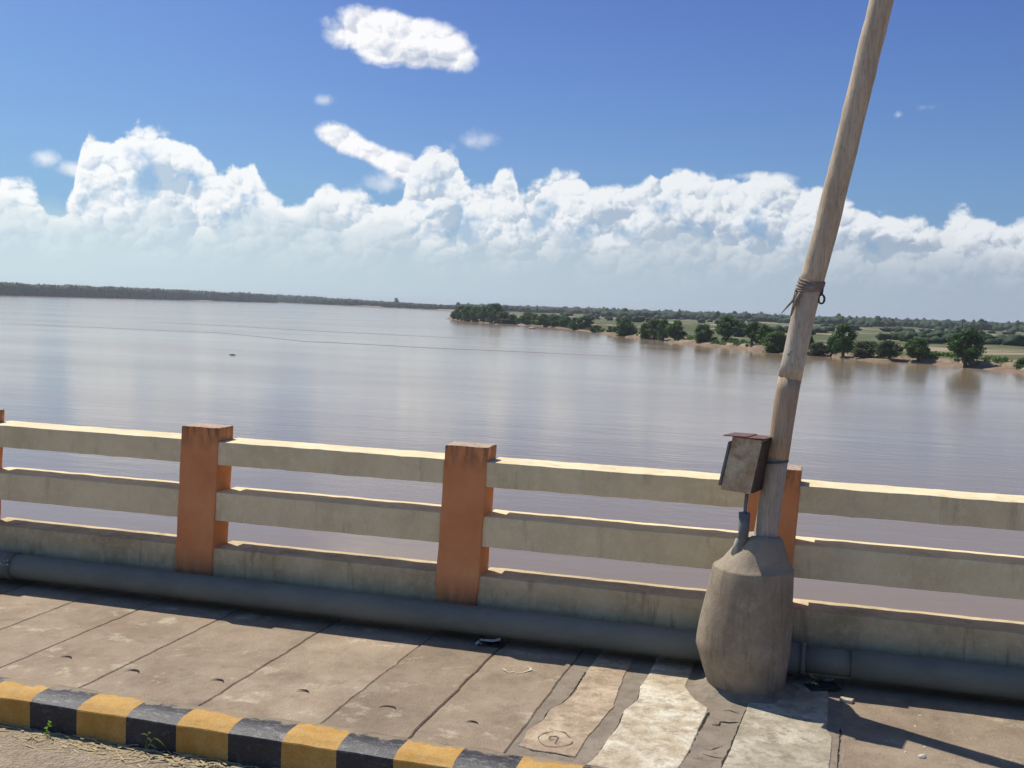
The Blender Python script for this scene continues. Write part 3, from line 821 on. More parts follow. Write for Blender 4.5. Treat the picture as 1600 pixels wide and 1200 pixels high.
# single trees that break the far skyline
def palm(px, py_top, dist, label, h_extra=0, group='palms breaking the skyline'):
    d = ray(px, py_top); hd = math.hypot(d.x, d.y); t = dist / hd
    top = Vector((d.x * t, d.y * t, EYE + d.z * t)); zb = WATER + 5.0
    H = max(5, top.z - zb)
    e = thing('palm_tree', label, 'palm', (top.x, top.y, zb), group)
    b = bmesh.new(); tube(b, [(0, 0, -1), (.2, 0, H * .5), (0, 0, H * .86)], [.35, .26, .22], 6)
    tm = bpy.data.meshes.new('trunk'); b.to_mesh(tm); b.free(); tm.materials.append(M['trunk'])
    o = bpy.data.objects.new('trunk', tm); COL.objects.link(o); o.parent = e
    rn = random.Random(int(px)); V = []; Fq = []
    for k in range(26):
        a = rn.uniform(0, 6.28); el0 = rn.uniform(-.3, 1.2); L = rn.uniform(1.8, 2.8); prev = None
        for j in range(6):
            s = j / 5; r = L * s * math.cos(el0 * (1 - .3 * s)); z = H * .86 + L * s * math.sin(el0) - 1.3 * s * s
            w = .55 * (1 - abs(s - .45) * 1.4) + .05
            c = Vector((math.cos(a) * r, math.sin(a) * r, z)); n = Vector((-math.sin(a), math.cos(a), 0)) * w
            V += [tuple(c - n), tuple(c + n)]
            if j: q = len(V); Fq.append((q - 4, q - 3, q - 1, q - 2))
    me = np_mesh('fronds', V, Fq); me.materials.append(M['leaf_a'])
    o = bpy.data.objects.new('fronds', me); COL.objects.link(o); o.parent = e
for px, pt, dist, lab in [(943,479,1300,'tiny palm on the skyline above the left end of the meadow'), (1189,486,1250,'small palm on the skyline left of the leaning pole'), (1290,496,1150,'small palm on the skyline just right of the leaning pole'),
        (1372,500,900,'palm on the skyline third right of the leaning pole'), (1395,500,900,'palm on the skyline above the ragged green tree'), (1504,498,760,'palm on the skyline directly above the largest bank tree'), (1534,497,760,'broad palm on the skyline right of the largest bank tree')]:
    palm(px, pt, dist, lab)
d = ray(619, 467); t = 2250 / math.hypot(d.x, d.y)
e = thing('leafy_tree', 'single taller tree standing above the far left tree line', 'tree', (d.x * t, d.y * t, WATER + 2)); e.scale = (2.0, 2.0, 2.15)
for nm, me in zip(('crown', 'trunk'), PR[('full', 0)][0]):
    o = bpy.data.objects.new(nm, me); COL.objects.link(o); o.parent = e
p = gz(432, 472, WATER + 1.2)
e = thing('bush', 'dark bush at the very end of the far sand spit', 'bush', (p.x, p.y, WATER - .3)); e.scale = (1.1, 1.1, .85)
for nm, me in zip(('crown', 'trunk'), PR[('bush', 0)][0]):
    o = bpy.data.objects.new(nm, me); COL.objects.link(o); o.parent = e

# ------------------------------------------------------------------ bridge deck, footpath, kerb, road
bm = bmesh.new(); rbox(bm, (-14, 4.36, -.55), (9, 6.42, -.009), bev=.01, cut=2.0, jit=0)
pavement = struct(obj('pavement', bm, M['mortar']), 'raised concrete footpath along the bridge railing')
bm = bmesh.new(); rbox(bm, (-14, -6, -.55), (9, 4.30, -.162), bev=0, cut=3, jit=0)
struct(obj('road', bm, M['road']), 'dusty bridge roadway')
bm = bmesh.new(); rbox(bm, (-14, -6.2, -1.0), (9, 6.35, -.56), bev=0, cut=4, jit=0)
struct(obj('bridge_deck', bm, M['drum']), 'concrete deck of the bridge')

# kerb with painted blocks
kx = -3.5082; kw = .2607
bm = bmesh.new()
i0 = -36
edges = [kx + kw * i for i in range(i0, 48)]
# the photo's first measured edge (index 0) starts a black block
for n, i in enumerate(range(i0, 47)):
    xa, xb = kx + kw * i, kx + kw * (i + 1)
    mi = 1 if i % 2 == 0 else 0
    wob = lambda q: noise.noise(Vector((q * 3, 1, 0))) * .006
    prof_ = [(4.232, -.30), (4.232, -.10), (4.232, -.024), (4.2345, -.0185), (4.240, -.016), (4.270, -.0025), (4.280, .002), (4.34, .0050), (4.40, .0035), (4.425, .0), (4.437, -.03)]
    sub = 3; cols = []
    for j in range(sub + 1):
        xx = xa + (xb - xa) * j / sub
        row = []
        for (yy, zz) in prof_:
            nn = noise.noise_vector(Vector((xx * 9, yy * 9, zz * 9))) * .006
            edge = noise.noise(Vector((xx * 7, 5, 0))) * .030 if yy > 4.41 else 0
            row.append(bm.verts.new((xx, yy + nn.y + edge, zz + nn.z * .7)))
        cols.append(row)
    for j in range(sub):
        for q in range(len(prof_) - 1):
            f = bm.faces.new((cols[j][q], cols[j + 1][q], cols[j + 1][q + 1], cols[j][q + 1])); f.material_index = mi; f.smooth = q > 4
bmesh.ops.remove_doubles(bm, verts=bm.verts[:], dist=.0005)
struct(obj('kerb', bm, [M['yellow'], M['black']]), 'kerb painted in yellow and black blocks')

# precast slabs of the footpath: parts of the pavement
def slab(pts, material, z=0.0, label=None, bev=.006, rough=.004):
    b = bmesh.new(); slab_poly(b, pts, -.05, z, bev, rough)
    o = obj('paving_slab', b, material, pavement)
    if label: o['label'] = label
    return o
YK, YE = 4.415, 6.36
J = [-9.9, -9.4, -8.9, -8.4, -7.9, -7.4, -6.9, -6.4, -5.9, -5.4, -4.9, -4.385, -3.93, -3.39, -2.74, -2.12, -1.69, -1.25]
for i in range(len(J) - 1):
    a, c = J[i] + .002, J[i + 1] - .002
    rn = random.Random(i); dz = rn.uniform(-.003, .0015)
    slab([(a, YK), (c, YK), (c, YE), (a, YE)], M['pave'], dz, rough=.0055)
def G(ox, oy, sc, l): return [tuple(gz(ox + a / sc, oy + b / sc, 0)[:2]) for a, b in l]
pinkp = G(750, 900, 4, [(670,590),(640,650),(600,710),(565,755),(510,800),(440,835),(395,900),(350,925),(300,970),(260,1040),(235,1062),(330,1090),(480,1110),(600,1132),(680,1000),(760,900),(830,820),(880,690),(905,615)])
pl_, pr_ = pinkp[0], pinkp[-1]
pinkp = pinkp + [(pr_[0], YE), (pl_[0] + .01, YE)]
slab(pinkp, M['pink'], .0035, 'pinkish worn slab with a ring and a sign scratched into its corner', bev=.003, rough=.006)
wl = G(750, 900, 4, [(1040,640),(1000,690),(985,770),(900,840),(860,940),(800,1020),(710,1145)])
wr = G(750, 900, 4, [(1290,1135),(1360,990),(1430,830),(1350,780),(1290,700),(1300,660)])
slab(wl + [(wl[-1][0] - .02, YK), (wr[0][0] - .03, YK)] + wr + [(wr[-1][0], YE), (wl[0][0], YE)], M['white'], .0045, 'pale lime-splashed slab in front of the pole base', rough=.003)
gl = G(950, 1000, 5.333, [(1155,570),(1100,700),(1030,880),(960,1040)])
gr = G(1200, 900, 4, [(385,1200),(410,1010),(375,965)])
gtop = G(1200, 900, 4, [(375,965),(200,880)])
slab([(gl[0][0] + .02, YE)] + gl + [(gl[-1][0] - .01, YK), (gr[0][0] - .01, YK)] + gr + [(gr[-1][0], YE)], M['greyslab'], .0035, 'mottled grey slab right of the pole base', rough=.003)
slab([(gr[0][0] + .045, YK), (1.25, YK), (1.25, YE), (gr[-1][0] + .075, YE)], M['pave'], .002)
for k in range(14): slab([(1.257 + k * .5, YK), (1.75 + k * .5, YK), (1.75 + k * .5, YE), (1.257 + k * .5, YE)], M['pave'], -.001)
b = bmesh.new(); slab_poly(b, [(-1.243, 4.41), (1.16, 4.41), (1.16, YE), (-1.243, YE)], -.05, -.0015, .003, .003); obj('mortar_fill', b, M['mortar'], pavement)
# cracks in the mortar between the slabs, and along slab edges
bm = bmesh.new(); ZC = .0012
def crack(o, l, w, s):
    strip(bm, G(*o, l), ZC, w, .5, s)
crack((950,1000,5.333), [(840,600),(790,700),(720,800),(660,960)], .012, 1)
crack((950,1000,5.333), [(860,705),(925,708),(935,680),(1010,690),(1100,685)], .011, 2)
crack((950,1000,5.333), [(950,590),(1010,585),(1100,615)], .006, 3)
crack((950,1000,5.333), [(790,905),(860,915),(960,880)], .006, 4)
crack((950,1000,5.333), [(790,950),(860,970),(960,985)], .006, 5)
crack((950,1000,5.333), [(1150,580),(1110,680),(1030,870),(940,1060)], .007, 6)
crack((950,1000,5.333), [(700,990),(790,985)], .005, 7)
crack((750,900,4), [(660,600),(565,750),(500,805),(435,835),(395,905),(350,922)], .007, 8)
crack((750,900,4), [(250,1058),(330,1092),(470,1108),(600,1140)], .006, 9)
crack((750,900,4), [(1010,690),(985,775),(905,842),(860,945),(720,1140)], .007, 10)
crack((1200,900,4), [(455,950),(445,1050),(430,1200)], .006, 11)
obj('crack', bm, M['crack'], pavement)
bm = bmesh.new(); ZC = .0062
# ring and sign scratched into the wet cement of the pinkish slab
ring = [(470 + 105 * math.cos(t) + 8 * math.sin(3 * t), 1028 + 50 * math.sin(t) + 4 * math.cos(2 * t)) for t in [k * 6.2832 / 22 for k in range(22)]]
strip(bm, G(750, 900, 4, ring), ZC, .0042, .6, 21)
strip(bm, G(750, 900, 4, [(430,1030),(432,1016),(445,1008),(478,1008),(490,1016),(478,1034),(466,1054)]), ZC, .008, .3, 22)
strip(bm, G(750, 900, 4, [(430,1030),(446,1030),(458,1027)]), ZC, .006, .3, 23)
strip(bm, G(750, 900, 4, [(466,1054),(474,1056),(484,1052)]), ZC, .005, .3, 24)
obj('scratched_sign', bm, M['groove'], pavement)
bm = bmesh.new()
cr_ = [(145,580),(175,605),(215,600)], [(225,608),(270,605),(320,590),(310,575),(290,568)], [(180,570),(210,565)]
for i, l in enumerate(cr_): strip(bm, G(750, 900, 4, l), .0035, .012, .6, 40 + i)
obj('chalk_mark', bm, M['chalk'], pavement)
# lifting-hook dents: a small dark crescent in each slab
for i, (x, y, sc) in enumerate([(100.6,1029,1), (204,1051,1.2), (337,1065.5,1.1), (471,1082,1), (604,1109,1.3), (736,1131,.9)]):
    b = bmesh.new(); c = gz(x, y, 0)
    n = 14; inner = []; outer = []
    for k in range(n + 1):
        a = math.pi * (.02 + .96 * k / n); r = .034 * sc
        outer.append(b.verts.new((c.x + math.cos(a) * r, c.y + math.sin(a) * r * 1.15, .0030)))
        th = .010 * sc * math.sin(math.pi * k / n)
        inner.append(b.verts.new((c.x + math.cos(a) * (r - th), c.y + math.sin(a) * (r * 1.15 - th * 1.5), .0030)))
    for k in range(n): b.faces.new((outer[k], outer[k + 1], inner[k + 1], inner[k]))
    obj('lifting_hole', b, M['crack'], pavement)

# ------------------------------------------------------------------ railing
rail_root = thing('bridge_railing', 'concrete bridge railing with orange posts and three whitewashed rails', 'railing', (-2, 6, 0))
PX0, SP, PW = -3.897, 1.7355, .262
posts = [PX0 + SP * n for n in range(-4, 6)]
for n, x in enumerate(posts):
    b = bmesh.new()
    rbox(b, (x, 5.992, -.02), (x + PW, 6.175, 1.092), bev=.010, cut=.07, jit=.0035, shear=.040, nseed=n * 3.3)
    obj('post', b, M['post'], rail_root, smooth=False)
for n in range(len(posts) - 1):
    for lev, (z0, z1) in enumerate(((.862, 1.006), (.512, .690), (-.011, .340))):
        zm = (z0 + z1) / 2
        xa = posts[n] + PW + .040 * zm - .004; xb = posts[n + 1] + .040 * zm + .004
        b = bmesh.new()
        rbox(b, (xa, 6.0 + (.004 if lev else 0), z0), (xb, 6.25, z1), bev=.006, cut=.045, jit=.0028 if lev else .0034, nseed=n * 5.1 + lev)
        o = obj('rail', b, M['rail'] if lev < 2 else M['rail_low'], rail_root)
# ------------------------------------------------------------------ pipe along the foot of the railing
pipe = thing('water_pipe', 'blue-grey iron pipe lying along the foot of the railing', 'pipe', (-2, 5.87, .1))
PYc, PZc, PRr = 5.885, .117, .078
def pipe_run(xa, xb, r=PRr):
    b = bmesh.new(); n = max(2, int((xb - xa) / .25))
    tube(b, [(xa + (xb - xa) * k / n, PYc + .004 * noise.noise(Vector((xa + k, 0, 0))), PZc + .003 * noise.noise(Vector((0, xa + k, 0)))) for k in range(n + 1)], r, 28)
    return b
for xa, xb in ((-11, -5.06), (-5.05, -.05), (.18, 8.5)):
    obj('pipe_section', pipe_run(xa, xb), M['pipe'], pipe, smooth=True)
b = pipe_run(-.052, .182, PRr - .009); obj('pipe_section', b, M['pipe'], pipe, smooth=True)
for xa, xb, r in ((-5.13, -4.985, PRr + .010), (-.075, -.045, PRr + .007)):
    obj('coupling', pipe_run(xa, xb, r), M['pipe'], pipe, smooth=True)
# worn lettering flakes at the left coupling: curved flecks on the pipe wall
b = bmesh.new(); rn = random.Random(9)
for k in range(26):
    x = -5.12 + rn.uniform(0, .13); a0 = rn.uniform(.15, 1.25); da = rn.uniform(.03, .10); w = rn.uniform(.006, .02); r = PRr + .0115
    vs = []
    for (xx, aa) in ((x, a0), (x + w, a0 + rn.uniform(-.03, .03)), (x + w * .9, a0 + da), (x - .003, a0 + da)):
        vs.append(b.verts.new((xx, PYc - math.cos(aa) * r, PZc + math.sin(aa) * r)))
    b.faces.new(vs)
obj('flaked_lettering', b, M['pipe_mark'], pipe)

# ------------------------------------------------------------------ pole in its cement base
YP = 5.67
pole = thing('street_pole', 'leaning weathered timber pole set in a cement base beside the railing', 'pole', (-.33, YP, 0))
b = bmesh.new()
prof_ = [(-.02, -.335, .186), (.0, -.336, .189), (.03, -.337, .198), (.10, -.343, .213), (.185, -.353, .232), (.215, -.356, .2375), (.25, -.355, .2365), (.33, -.351, .231), (.45, -.341, .220), (.54, -.333, .2105),
         (.618, -.326, .2020), (.626, -.325, .1995), (.632, -.3235, .190), (.67, -.314, .166), (.72, -.304, .136), (.772, -.290, .106), (.79, -.284, .084), (.795, -.282, .01)]
segs = 40; rings = []
for z, cx, r in prof_:
    ring = []
    for k in range(segs):
        a = 2 * math.pi * k / segs
        v = Vector((cx + math.cos(a) * r, YP + math.sin(a) * r, z)); v += noise.noise_vector(v * 6) * .006 + noise.noise_vector(v * 19) * .003
        if z > .64: v.z += .012 * noise.noise(v * 9)
        ring.append(b.verts.new(v))
    rings.append(ring)
for i in range(len(rings) - 1):
    for k in range(segs): b.faces.new((rings[i][k], rings[i][(k + 1) % segs], rings[i + 1][(k + 1) % segs], rings[i + 1][k]))
b.faces.new(rings[-1])
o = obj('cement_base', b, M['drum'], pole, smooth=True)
b = bmesh.new(); lay = []
for rr, zz in ((.175, .035), (.203, .026), (.222, .012), (.245, .006), (.27, -.003)):
    row = []
    for k in range(48):
        a = 2 * math.pi * k / 48; q = 1 + (.10 + .16 * (rr > .22)) * noise.noise(Vector((math.cos(a) * 2.2, math.sin(a) * 2.2, 3))) * (rr > .2)
        row.append(b.verts.new((-.336 + math.cos(a) * rr * q, YP + math.sin(a) * rr * q, zz + .004 * noise.noise(Vector((a * 3, rr * 9, 0))))))
    lay.append(row)
for i in range(4):
    for k in range(48): b.faces.new((lay[i][k], lay[i][(k + 1) % 48], lay[i + 1][(k + 1) % 48], lay[i + 1][k]))
obj('mortar_skirt', b, M['mortar'], pole, smooth=True)
PC = [(.55, -.345), (.772, -.2745), (.9765, -.2575), (1.16, -.240), (1.433, -.2105), (1.594, -.1925), (1.911, -.147), (2.06, -.1165), (2.1995, -.0855), (2.82, .0295), (3.4225, .139), (4.4, .325), (5.6, .56), (6.6, .765)]
def pc(z):
    for (za, xa), (zb, xb) in zip(PC, PC[1:]):
        if za <= z <= zb: return xa + (xb - xa) * (z - za) / (zb - za)
    return PC[-1][1]
def pole_seg(za, zb, ra, rb, jit=.004):
    b = bmesh.new(); n = max(3, int((zb - za) / .06)); pts = []; rr = []
    for k in range(n + 1):
        z = za + (zb - za) * k / n; pts.append((pc(z) + .004 * noise.noise(Vector((z * 3, 0, 0))), YP, z)); rr.append(ra + (rb - ra) * k / n)
    tube(b, pts, rr, 22, jit=jit); return b
obj('pole', pole_seg(.60, 1.20, .0620, .0545), M['pole_base'], pole, True)
obj('pole', pole_seg(1.19, 1.598, .0555, .0555), M['pole_low'], pole, True)
obj('pole', pole_seg(1.590, 2.07, .0563, .0575, .003), M['pole_mid'], pole, True)
obj('pole', pole_seg(2.05, 6.6, .0580, .0520), M['pole_top'], pole, True)
# binding at the joint
b = bmesh.new()
for k, (z, r) in enumerate(((2.078, .0600), (2.066, .0615), (2.053, .062), (2.040, .061), (2.026, .0605))):
    ringp = [(pc(z) + math.cos(t) * r, YP + math.sin(t) * r, z + .012 * math.sin(t + k * .4) - .010 * math.cos(t)) for t in [q * 6.2832 / 26 for q in range(27)]]
    tube(b, ringp, .0062, 7, jit=.004)
obj('cord_binding', b, M['rag'], pole, True)
b = bmesh.new()
c0 = Vector((pc(2.02) - .060, YP - .03, 2.03))
tube(b, [c0, c0 + Vector((-.012, -.01, -.05)), c0 + Vector((-.040, -.01, -.085)), c0 + Vector((-.066, -.01, -.120))], [.005, .007, .005, .002], 7, jit=.004)
tube(b, [c0 + Vector((0, 0, -.01)), c0 + Vector((-.006, -.012, -.07)), c0 + Vector((-.02, -.012, -.13))], [.008, .009, .004], 7, jit=.004)
tube(b, [c0 + Vector((.02, -.03, -.012)), c0 + Vector((.008, -.034, -.05)), c0 + Vector((-.01, -.034, -.09))], [.009, .012, .005], 7, jit=.004)
obj('loose_rag', b, M['rag'], pole, True)
b = bmesh.new(); c1 = Vector((pc(2.0) + .066, YP - .02, 2.0))
lp = [c1 + Vector((.014 * math.cos(t), 0, -.012 + .022 * math.sin(t))) for t in [q * 6.2832 / 12 for q in range(13)]]
tube(b, lp, .0055, 6); tube(b, [c1 + Vector((0, 0, .012)), (pc(2.04) + .06, YP - .02, 2.045)], .006, 6)
obj('cord_loop', b, M['boxdark'], pole, True)
# small knot scars and peeled flecks
for k, (z, dx) in enumerate(((1.725, -.022), (1.712, -.030), (1.69, .02), (1.66, -.008))):
    b = bmesh.new(); r = .0605; yy = YP - math.sqrt(r * r - dx * dx) - .002
    rbox(b, (pc(z) + dx - .006, yy, z - .006), (pc(z) + dx + .007, yy + .008, z + .006), bev=.002, cut=1, jit=.001)
    obj('peeled_fleck', b, M['pvc_light'], pole)
# box tied to the pole
bx = thing('tmp', 'x', 'x'); bpy.data.objects.remove(bx)
B0 = Vector((-.385, 5.585, 1.155))
SHR = Matrix.Identity(4); SHR[0][2] = .13
Rb = Matrix.Translation(B0) @ SHR @ Matrix.Rotation(rad(2.5), 4, 'Y') @ Matrix.Rotation(rad(-13), 4, 'Z')
def local_box(b, lo, hi, bev=.003, jit=.0012, mi=0):
    t = bmesh.new(); rbox(t, lo, hi, bev, .06, jit); t.transform(Rb)
    me = bpy.data.meshes.new('t'); t.to_mesh(me); t.free(); b.from_mesh(me); bpy.data.meshes.remove(me)
b = bmesh.new(); local_box(b, (-.082, -.05, -.135), (.072, .11, .135))
body = obj('junction_box', b, M['box'], pole)
body['label'] = 'rusty grey metal box tied to the pole'
b = bmesh.new(); local_box(b, (.0735, -.047, -.13), (.083, .105, .125)); obj('side_panel', b, M['boxdark'], body)  # right side of the box, coloured much darker than its front
b = bmesh.new(); local_box(b, (-.097, -.056, -.115), (-.084, .09, .108)); obj('door', b, M['pvc'], body)
b = bmesh.new()
t = bmesh.new(); rbox(t, (-.118, -.065, .140), (.0, .12, .145), .001, .1, .001); t.transform(Matrix.Rotation(rad(-3), 4, 'Y')); t.transform(Rb); me = bpy.data.meshes.new('t'); t.to_mesh(me); t.free(); b.from_mesh(me)
t = bmesh.new(); rbox(t, (-.028, -.06, .136), (.09, .115, .1405), .001, .1, .001); t.transform(Matrix.Rotation(rad(-3), 4, 'Y')); t.transform(Rb); me = bpy.data.meshes.new('t'); t.to_mesh(me); t.free(); b.from_mesh(me)
obj('lid', b, M['lid'], body)
# wire ties
b = bmesh.new()
for z, r in ((1.175, .0585), (1.168, .0590)):
    tube(b, [(pc(z) + math.cos(t) * r, YP + math.sin(t) * r, z + .006 * math.cos(t)) for t in [q * 6.2832 / 24 for q in range(25)]], .0024, 6)
tube(b, [(pc(1.17) - .052, YP - .03, 1.176), (pc(1.17) - .085, YP - .045, 1.182)], .0028, 6)
obj('wire_tie', b, M['wire'], pole, True)
# conduit from the box into the base
b = bmesh.new(); tube(b, [gy(1168, 764, 5.60), gy(1165, 790, 5.60), gy(1163, 815, 5.60)], [.010, .009, .009], 10); obj('conduit', b, M['pvc'], pole, True)
b = bmesh.new(); tube(b, [gy(1163.5, 801, 5.60), gy(1162, 830, 5.60), gy(1157, 866, 5.60)], [.029, .027, .027], 18, jit=.0015); obj('conduit_sleeve', b, M['pvc'], pole, True)
b = bmesh.new(); tube(b, [gy(1153, 842, 5.59), gy(1148, 866, 5.59)], [.012, .02], 12); obj('cement_fillet', b, M['pvc_light'], pole, True)

# ------------------------------------------------------------------ small things lying about
def crumple(name, c, size, mt, seed, label, cat, rot=0, thick=.004, bend=.35, group=None):
    rn = random.Random(seed); b = bmesh.new(); n = 6
    V = [[None] * (n + 1) for _ in range(n + 1)]; lay = []
    for L in (0, 1):
        g = []
        for i in range(n + 1):
            row = []
            for j in range(n + 1):
                u, v = i / n - .5, j / n - .5
                z = size[2] * (.35 + bend * math.cos(u * 3.2 + seed) + .5 * noise.noise(Vector((u * 3 + seed, v * 3, 0)))) + (thick if L else 0)
                row.append(b.verts.new((u * size[0], v * size[1], max(.001, z))))
            g.append(row)
        lay.append(g)
    for L in (0, 1):
        for i in range(n):
            for j in range(n): b.faces.new((lay[L][i][j], lay[L][i + 1][j], lay[L][i + 1][j + 1], lay[L][i][j + 1]))
    rim = [(i, 0) for i in range(n)] + [(n, j) for j in range(n)] + [(i, n) for i in range(n, 0, -1)] + [(0, j) for j in range(n, 0, -1)]
    for q in range(len(rim)):
        a, c2 = rim[q], rim[(q + 1) % len(rim)]
        b.faces.new((lay[0][a[0]][a[1]], lay[0][c2[0]][c2[1]], lay[1][c2[0]][c2[1]], lay[1][a[0]][a[1]]))
    b.transform(Matrix.Rotation(rot, 4, 'Z'))
    o = obj(name, b, mt); o.location = c; return tag(o, label, cat, group)
p = gz(768, 1008, 0)
crumple('plastic_scrap', (p.x, p.y, .0), (.13, .09, .04), M['darklitter'], 2, 'dark plastic scrap under the pale strip by the pipe', 'litter', .2)
p = gz(766, 1000, .035)
crumple('paper_strip', (p.x, p.y, .028), (.115, .03, .020), M['paper'], 4, 'pale grey paper strip lying on a dark scrap by the pipe', 'litter', .03)
p = gz(748, 1008, 0); crumple('paper_scrap', (p.x, p.y, .002), (.035, .03, .02), M['paper'], 6, 'small grey scrap just left of the pale paper strip', 'litter', .5)
for (x, y, w, mt, lab, sd, nm) in [(1270, 1060, .035, 'yellitter', 'small yellow scrap near the pole base, the upper one of two', 7, 'plastic_scrap'), (1272, 1070, .045, 'yellitter', 'dull yellow sliver near the pole base, below the other yellow scrap', 8, 'plastic_scrap'),
                               (1295, 1063, .042, 'paper', 'whitish scrap lying right of the two yellow scraps', 9, 'paper_scrap')]:
    p = gz(x, y, .01); crumple(nm, (p.x, p.y, .004), (w, .035, .028), M[mt], sd, lab, 'litter', sd)
p = gz(1284, 1075, 0); crumple('plastic_scrap', (p.x, p.y, .0), (.16, .12, .022), M['darklitter'], 12, 'black plastic sheet piece in the shadow right of the pole base', 'litter', .4)
def stone(x, y, r, label, seed, mt='pebble', group=None):
    p = gz(x, y, 0); b = bmesh.new(); bmesh.ops.create_icosphere(b, subdivisions=3, radius=1)
    for v in b.verts:
        v.co *= 1 + .28 * noise.noise(v.co * 1.3 + Vector((seed, 0, 0))); v.co = Vector((v.co.x * r * 1.4, v.co.y * r * .9, v.co.z * r * .55))
    o = obj('pebble', b, M[mt], None, True); o.location = (p.x, p.y, r * .35); o.rotation_euler.z = seed; return tag(o, label, 'pebble', group)
stone(1441, 1184, .016, 'largest white pebble on the footpath, beside the pole shadow', 1)
stone(1430, 1136, .007, 'tiny pale pebble above the pole shadow, nearer to the pole', 2)
stone(1437, 1119, .007, 'tiny pale pebble close under the railing shadow', 3)
stone(1415, 1176, .006, 'tiny pale pebble left of the largest white pebble', 4)
stone(1445, 1168, .006, 'tiny pale pebble just above the largest white pebble', 5)
# broken mortar chip at the tip of the sunlit patch
p = gz(1322, 1097, 0); b = bmesh.new(); rbox(b, (-.03, -.02, 0), (.035, .02, .02), .006, .02, .006); o = obj('mortar_chip', b, M['white']); o.location = (p.x, p.y, .001); o.rotation_euler.z = -.3
tag(o, 'pale mortar chip at the tip of the sunlit patch right of the pole base', 'rubble')

# straw washed against the kerb
rn = random.Random(17); V = []; Fq = []
ZR = -.160
for k in range(1500):
    x = -6.2 + rn.random() * 4.1; w0 = .34 * (1 - .75 * max(0, (x + 3.6)) / 1.5)
    yy = 4.228 - abs(rn.gauss(0, .5)) * w0 * .55 - .004
    if rn.random() < .12: yy = 4.22 - rn.random() * .6
    L = rn.uniform(.03, .15); a = rn.gauss(0, .55) + (rn.random() < .2) * 1.2; w = rn.uniform(.0015, .0042); z = ZR + rn.random() ** 2 * .022 * math.exp(-(4.22 - yy) * 6)
    tl = rn.uniform(-.09, .09); cv = rn.uniform(-.25, .25)
    for j in range(4):
        s = j / 3 - .5; px = x + math.cos(a) * L * s - math.sin(a) * cv * L * (s * s); py = yy + math.sin(a) * L * s + math.cos(a) * cv * L * s * s; py = min(py, 4.226)
        zz = max(ZR + .0005, z + tl * L * s) + .001; nx, ny = -math.sin(a) * w, math.cos(a) * w
        V += [(px - nx, py - ny, zz), (px + nx, py + ny, zz + .002)]
        if j: q = len(V); Fq.append((q - 4, q - 3, q - 1, q - 2))
o = obj('straw', np_mesh('straw', V, Fq), M['straw']); tag(o, 'dry straw and grass litter drifted against the kerb', None, kind='stuff')
# earth heaped under the straw
b = bmesh.new(); rows = []
for i in range(90):
    x = -6.4 + i * .05; row = []
    for j in range(9):
        t = j / 8; yy = 4.229 - t * .42; h = .018 * (1 - t) ** 1.5 * (.6 + .8 * (noise.noise(Vector((x * 5, yy * 5, 0))) + .3)) * min(1, max(0, (-2.1 - x) / 1.2))
        row.append(b.verts.new((x, yy, ZR - .0012 + max(0, h) - (.004 if j == 8 else 0))))
    rows.append(row)
for i in range(89):
    for j in range(8): b.faces.new((rows[i][j], rows[i + 1][j], rows[i + 1][j + 1], rows[i][j + 1]))
o = obj('drifted_soil', b, M['road'], None, True); tag(o, 'low drift of soil along the foot of the kerb', None, kind='stuff')

# weeds rooted at the kerb foot
def weed(x, y, stems, mt, label):
    base = gy(x, y, 4.19); base.z = ZR + .002
    e = thing('weed', label, 'weed', tuple(base), 'weeds at the foot of the kerb')
    for i, (dx, h, leaves) in enumerate(stems):
        b = bmesh.new(); pts = [base + Vector((dx * t ** 1.4, -.004 * i, h * t)) for t in (0, .35, .7, 1)]
        tube(b, pts, [.0022, .0018, .0014, .0008], 6); obj('stem', b, mt, e, True)
        for (t, ang, L, w) in leaves:
            c = base + Vector((dx * t ** 1.4, -.004 * i, h * t)); b = bmesh.new()
            d = Vector((math.cos(ang), -.25, math.sin(ang))).normalized(); sd = d.cross(Vector((0, 1, 0))).normalized() ; prev = None
            for k in range(7):
                s = k / 6; ww = w * math.sin(math.pi * min(1, .08 + s * .92)) ; q = c + d * L * s + Vector((0, 0, -L * .45 * s * s))
                a1, a2 = b.verts.new(q - sd * ww + Vector((0, .001, 0))), b.verts.new(q + sd * ww)
                if prev: b.faces.new((prev[0], a1, a2, prev[1]))
                prev = (a1, a2)
            obj('leaf', b, mt, e, True)
weed(71, 1152, [(.022, .075, [(.25, 2.6, .022, .007), (.4, .8, .03, .011), (.6, 2.2, .022, .010), (.8, .9, .035, .013), (1, 1.3, .024, .010)])], M['weed'], 'bright green seedling at the kerb foot, leftmost weed')
weed(105, 1157, [(.012, .022, [(.7, .5, .03, .004), (.9, 2.4, .03, .004)])], M['weed_dull'], 'tiny dull green sprout between the two taller weeds')
weed(226, 1176, [(.018, .10, [(.9, 2.5, .045, .004), (1, .9, .03, .006)]), (.05, .085, [(.6, .3, .06, .004), (1, .1, .075, .005), (.8, 2.0, .04, .004)])], M['weed_dull'], 'taller two-stemmed grassy weed against a black kerb block')

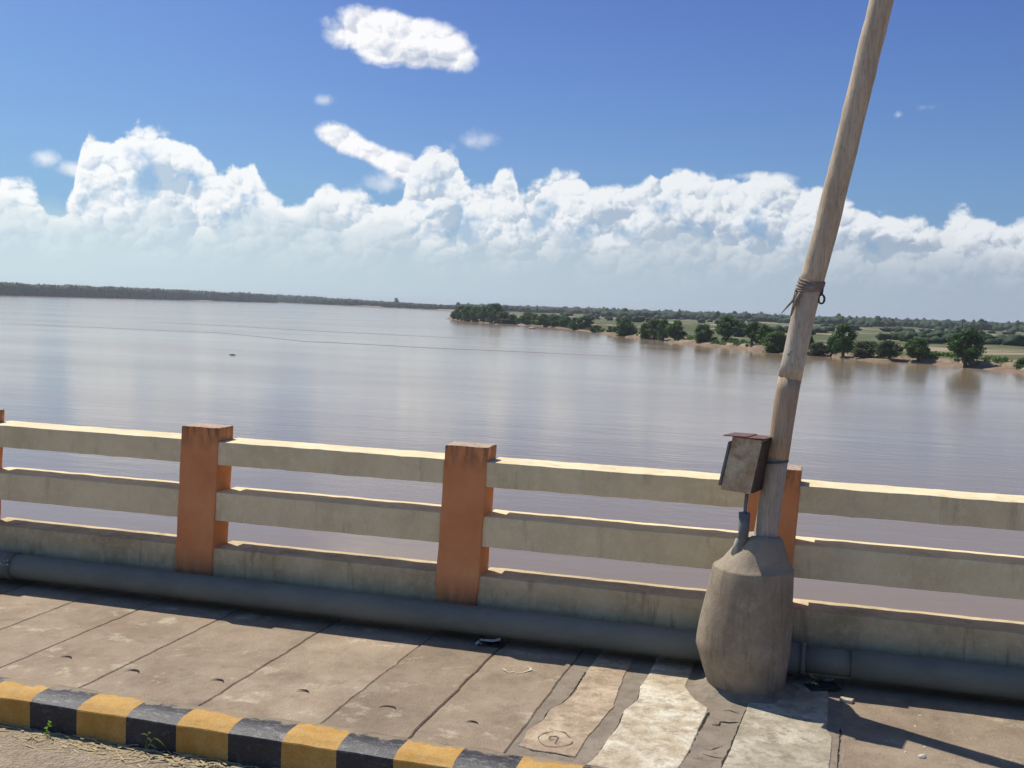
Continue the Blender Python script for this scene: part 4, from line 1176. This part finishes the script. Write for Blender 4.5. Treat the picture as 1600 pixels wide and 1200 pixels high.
# things on the water and at its edge
def seam_line(pts, label, seed):  # thin dark tube built in place of a ripple seam on the water
    b = bmesh.new(); W = [gz(x, y, WATER) for x, y in pts]; fine = []
    for a, c in zip(W, W[1:]):
        for k in range(10):
            q = a.lerp(c, k / 10); q.y += 1.2 * noise.noise(Vector((q.x * .05, seed, 0))); q.z = WATER + .03; fine.append(q)
    fine.append(W[-1] + Vector((0, 0, .03)))
    nf = len(fine) - 1
    tube(b, fine, [.003 + .024 * math.sin(math.pi * min(1, (k + .01) / nf)) ** .35 for k in range(nf + 1)], 6)
    o = obj('ripple_seam', b, M['pvc']); frame_at(o, fine[0]); tag(o, label, 'ripple', 'lines floating across the river')
seam_line([(0,505),(130,511),(350,520.5),(480,534),(520,535.5),(700,545),(840,551),(1000,558)], 'lower one of the two thin dark lines floating across the river', 3)
seam_line([(230,503),(300,506),(480,516.5),(600,522.5),(750,530)], 'upper one of the two thin dark lines floating across the river', 8)
b = bmesh.new(); tube(b, [(-.6, 0, .02), (0, .1, .12), (.6, 0, .05)], [.03, .10, .05], 8, jit=.03); o = obj('driftwood', b, M['darklitter']); o.location = gz(363, 555, WATER); tag(o, 'tiny dark piece of driftwood alone in the middle of the river', 'driftwood')
for k, (x, y, w, lab) in enumerate([(816, 508.5, 2.6, 'largest pale sandy block on the brown bank right of the wooded point'), (831, 512, 1.7, 'pale sandy block just right of the largest one at the water'), (752, 503, 1.3, 'small pale block on the bank under the wooded point'), (777, 506, 1.0, 'small pale lump between the wooded point and the largest block')]):
    p = gz(x, y, WATER + .6); b = bmesh.new(); bmesh.ops.create_icosphere(b, subdivisions=3, radius=1)
    for v in b.verts:
        v.co *= 1 + .35 * noise.noise(v.co * 1.1 + Vector((k * 5, 0, 0))); v.co = Vector((v.co.x * w, v.co.y * w * .6, v.co.z * w * .45))
    o = obj('earth_block', b, M['sandbar']); o.location = (p.x, p.y, max(bank_z(p.x, p.y), WATER) + .2); tag(o, lab, 'earth block', 'blocks broken off the bank')

# ------------------------------------------------------------------ river haze
hm = bpy.data.materials.new('thin_haze'); hm.use_nodes = True
T = NT(hm.node_tree); T.n.clear()
vo = T.new('ShaderNodeVolumePrincipled'); vo.inputs['Color'].default_value = (.86, .92, 1.0, 1); vo.inputs['Density'].default_value = .00012; vo.inputs['Anisotropy'].default_value = .3
T.l.new(vo.outputs[0], T.new('ShaderNodeOutputMaterial').inputs['Volume'])
b = bmesh.new(); bmesh.ops.create_cube(b, size=1, matrix=Matrix.Translation((0, 1500, 3)) @ Matrix.Diagonal((20000, 17000, 36, 1)))
o = obj('haze', b, hm); tag(o, 'thin haze over the river', None, kind='stuff')
SC.cycles.volume_max_steps = 32
SC.cycles.volume_step_rate = 10
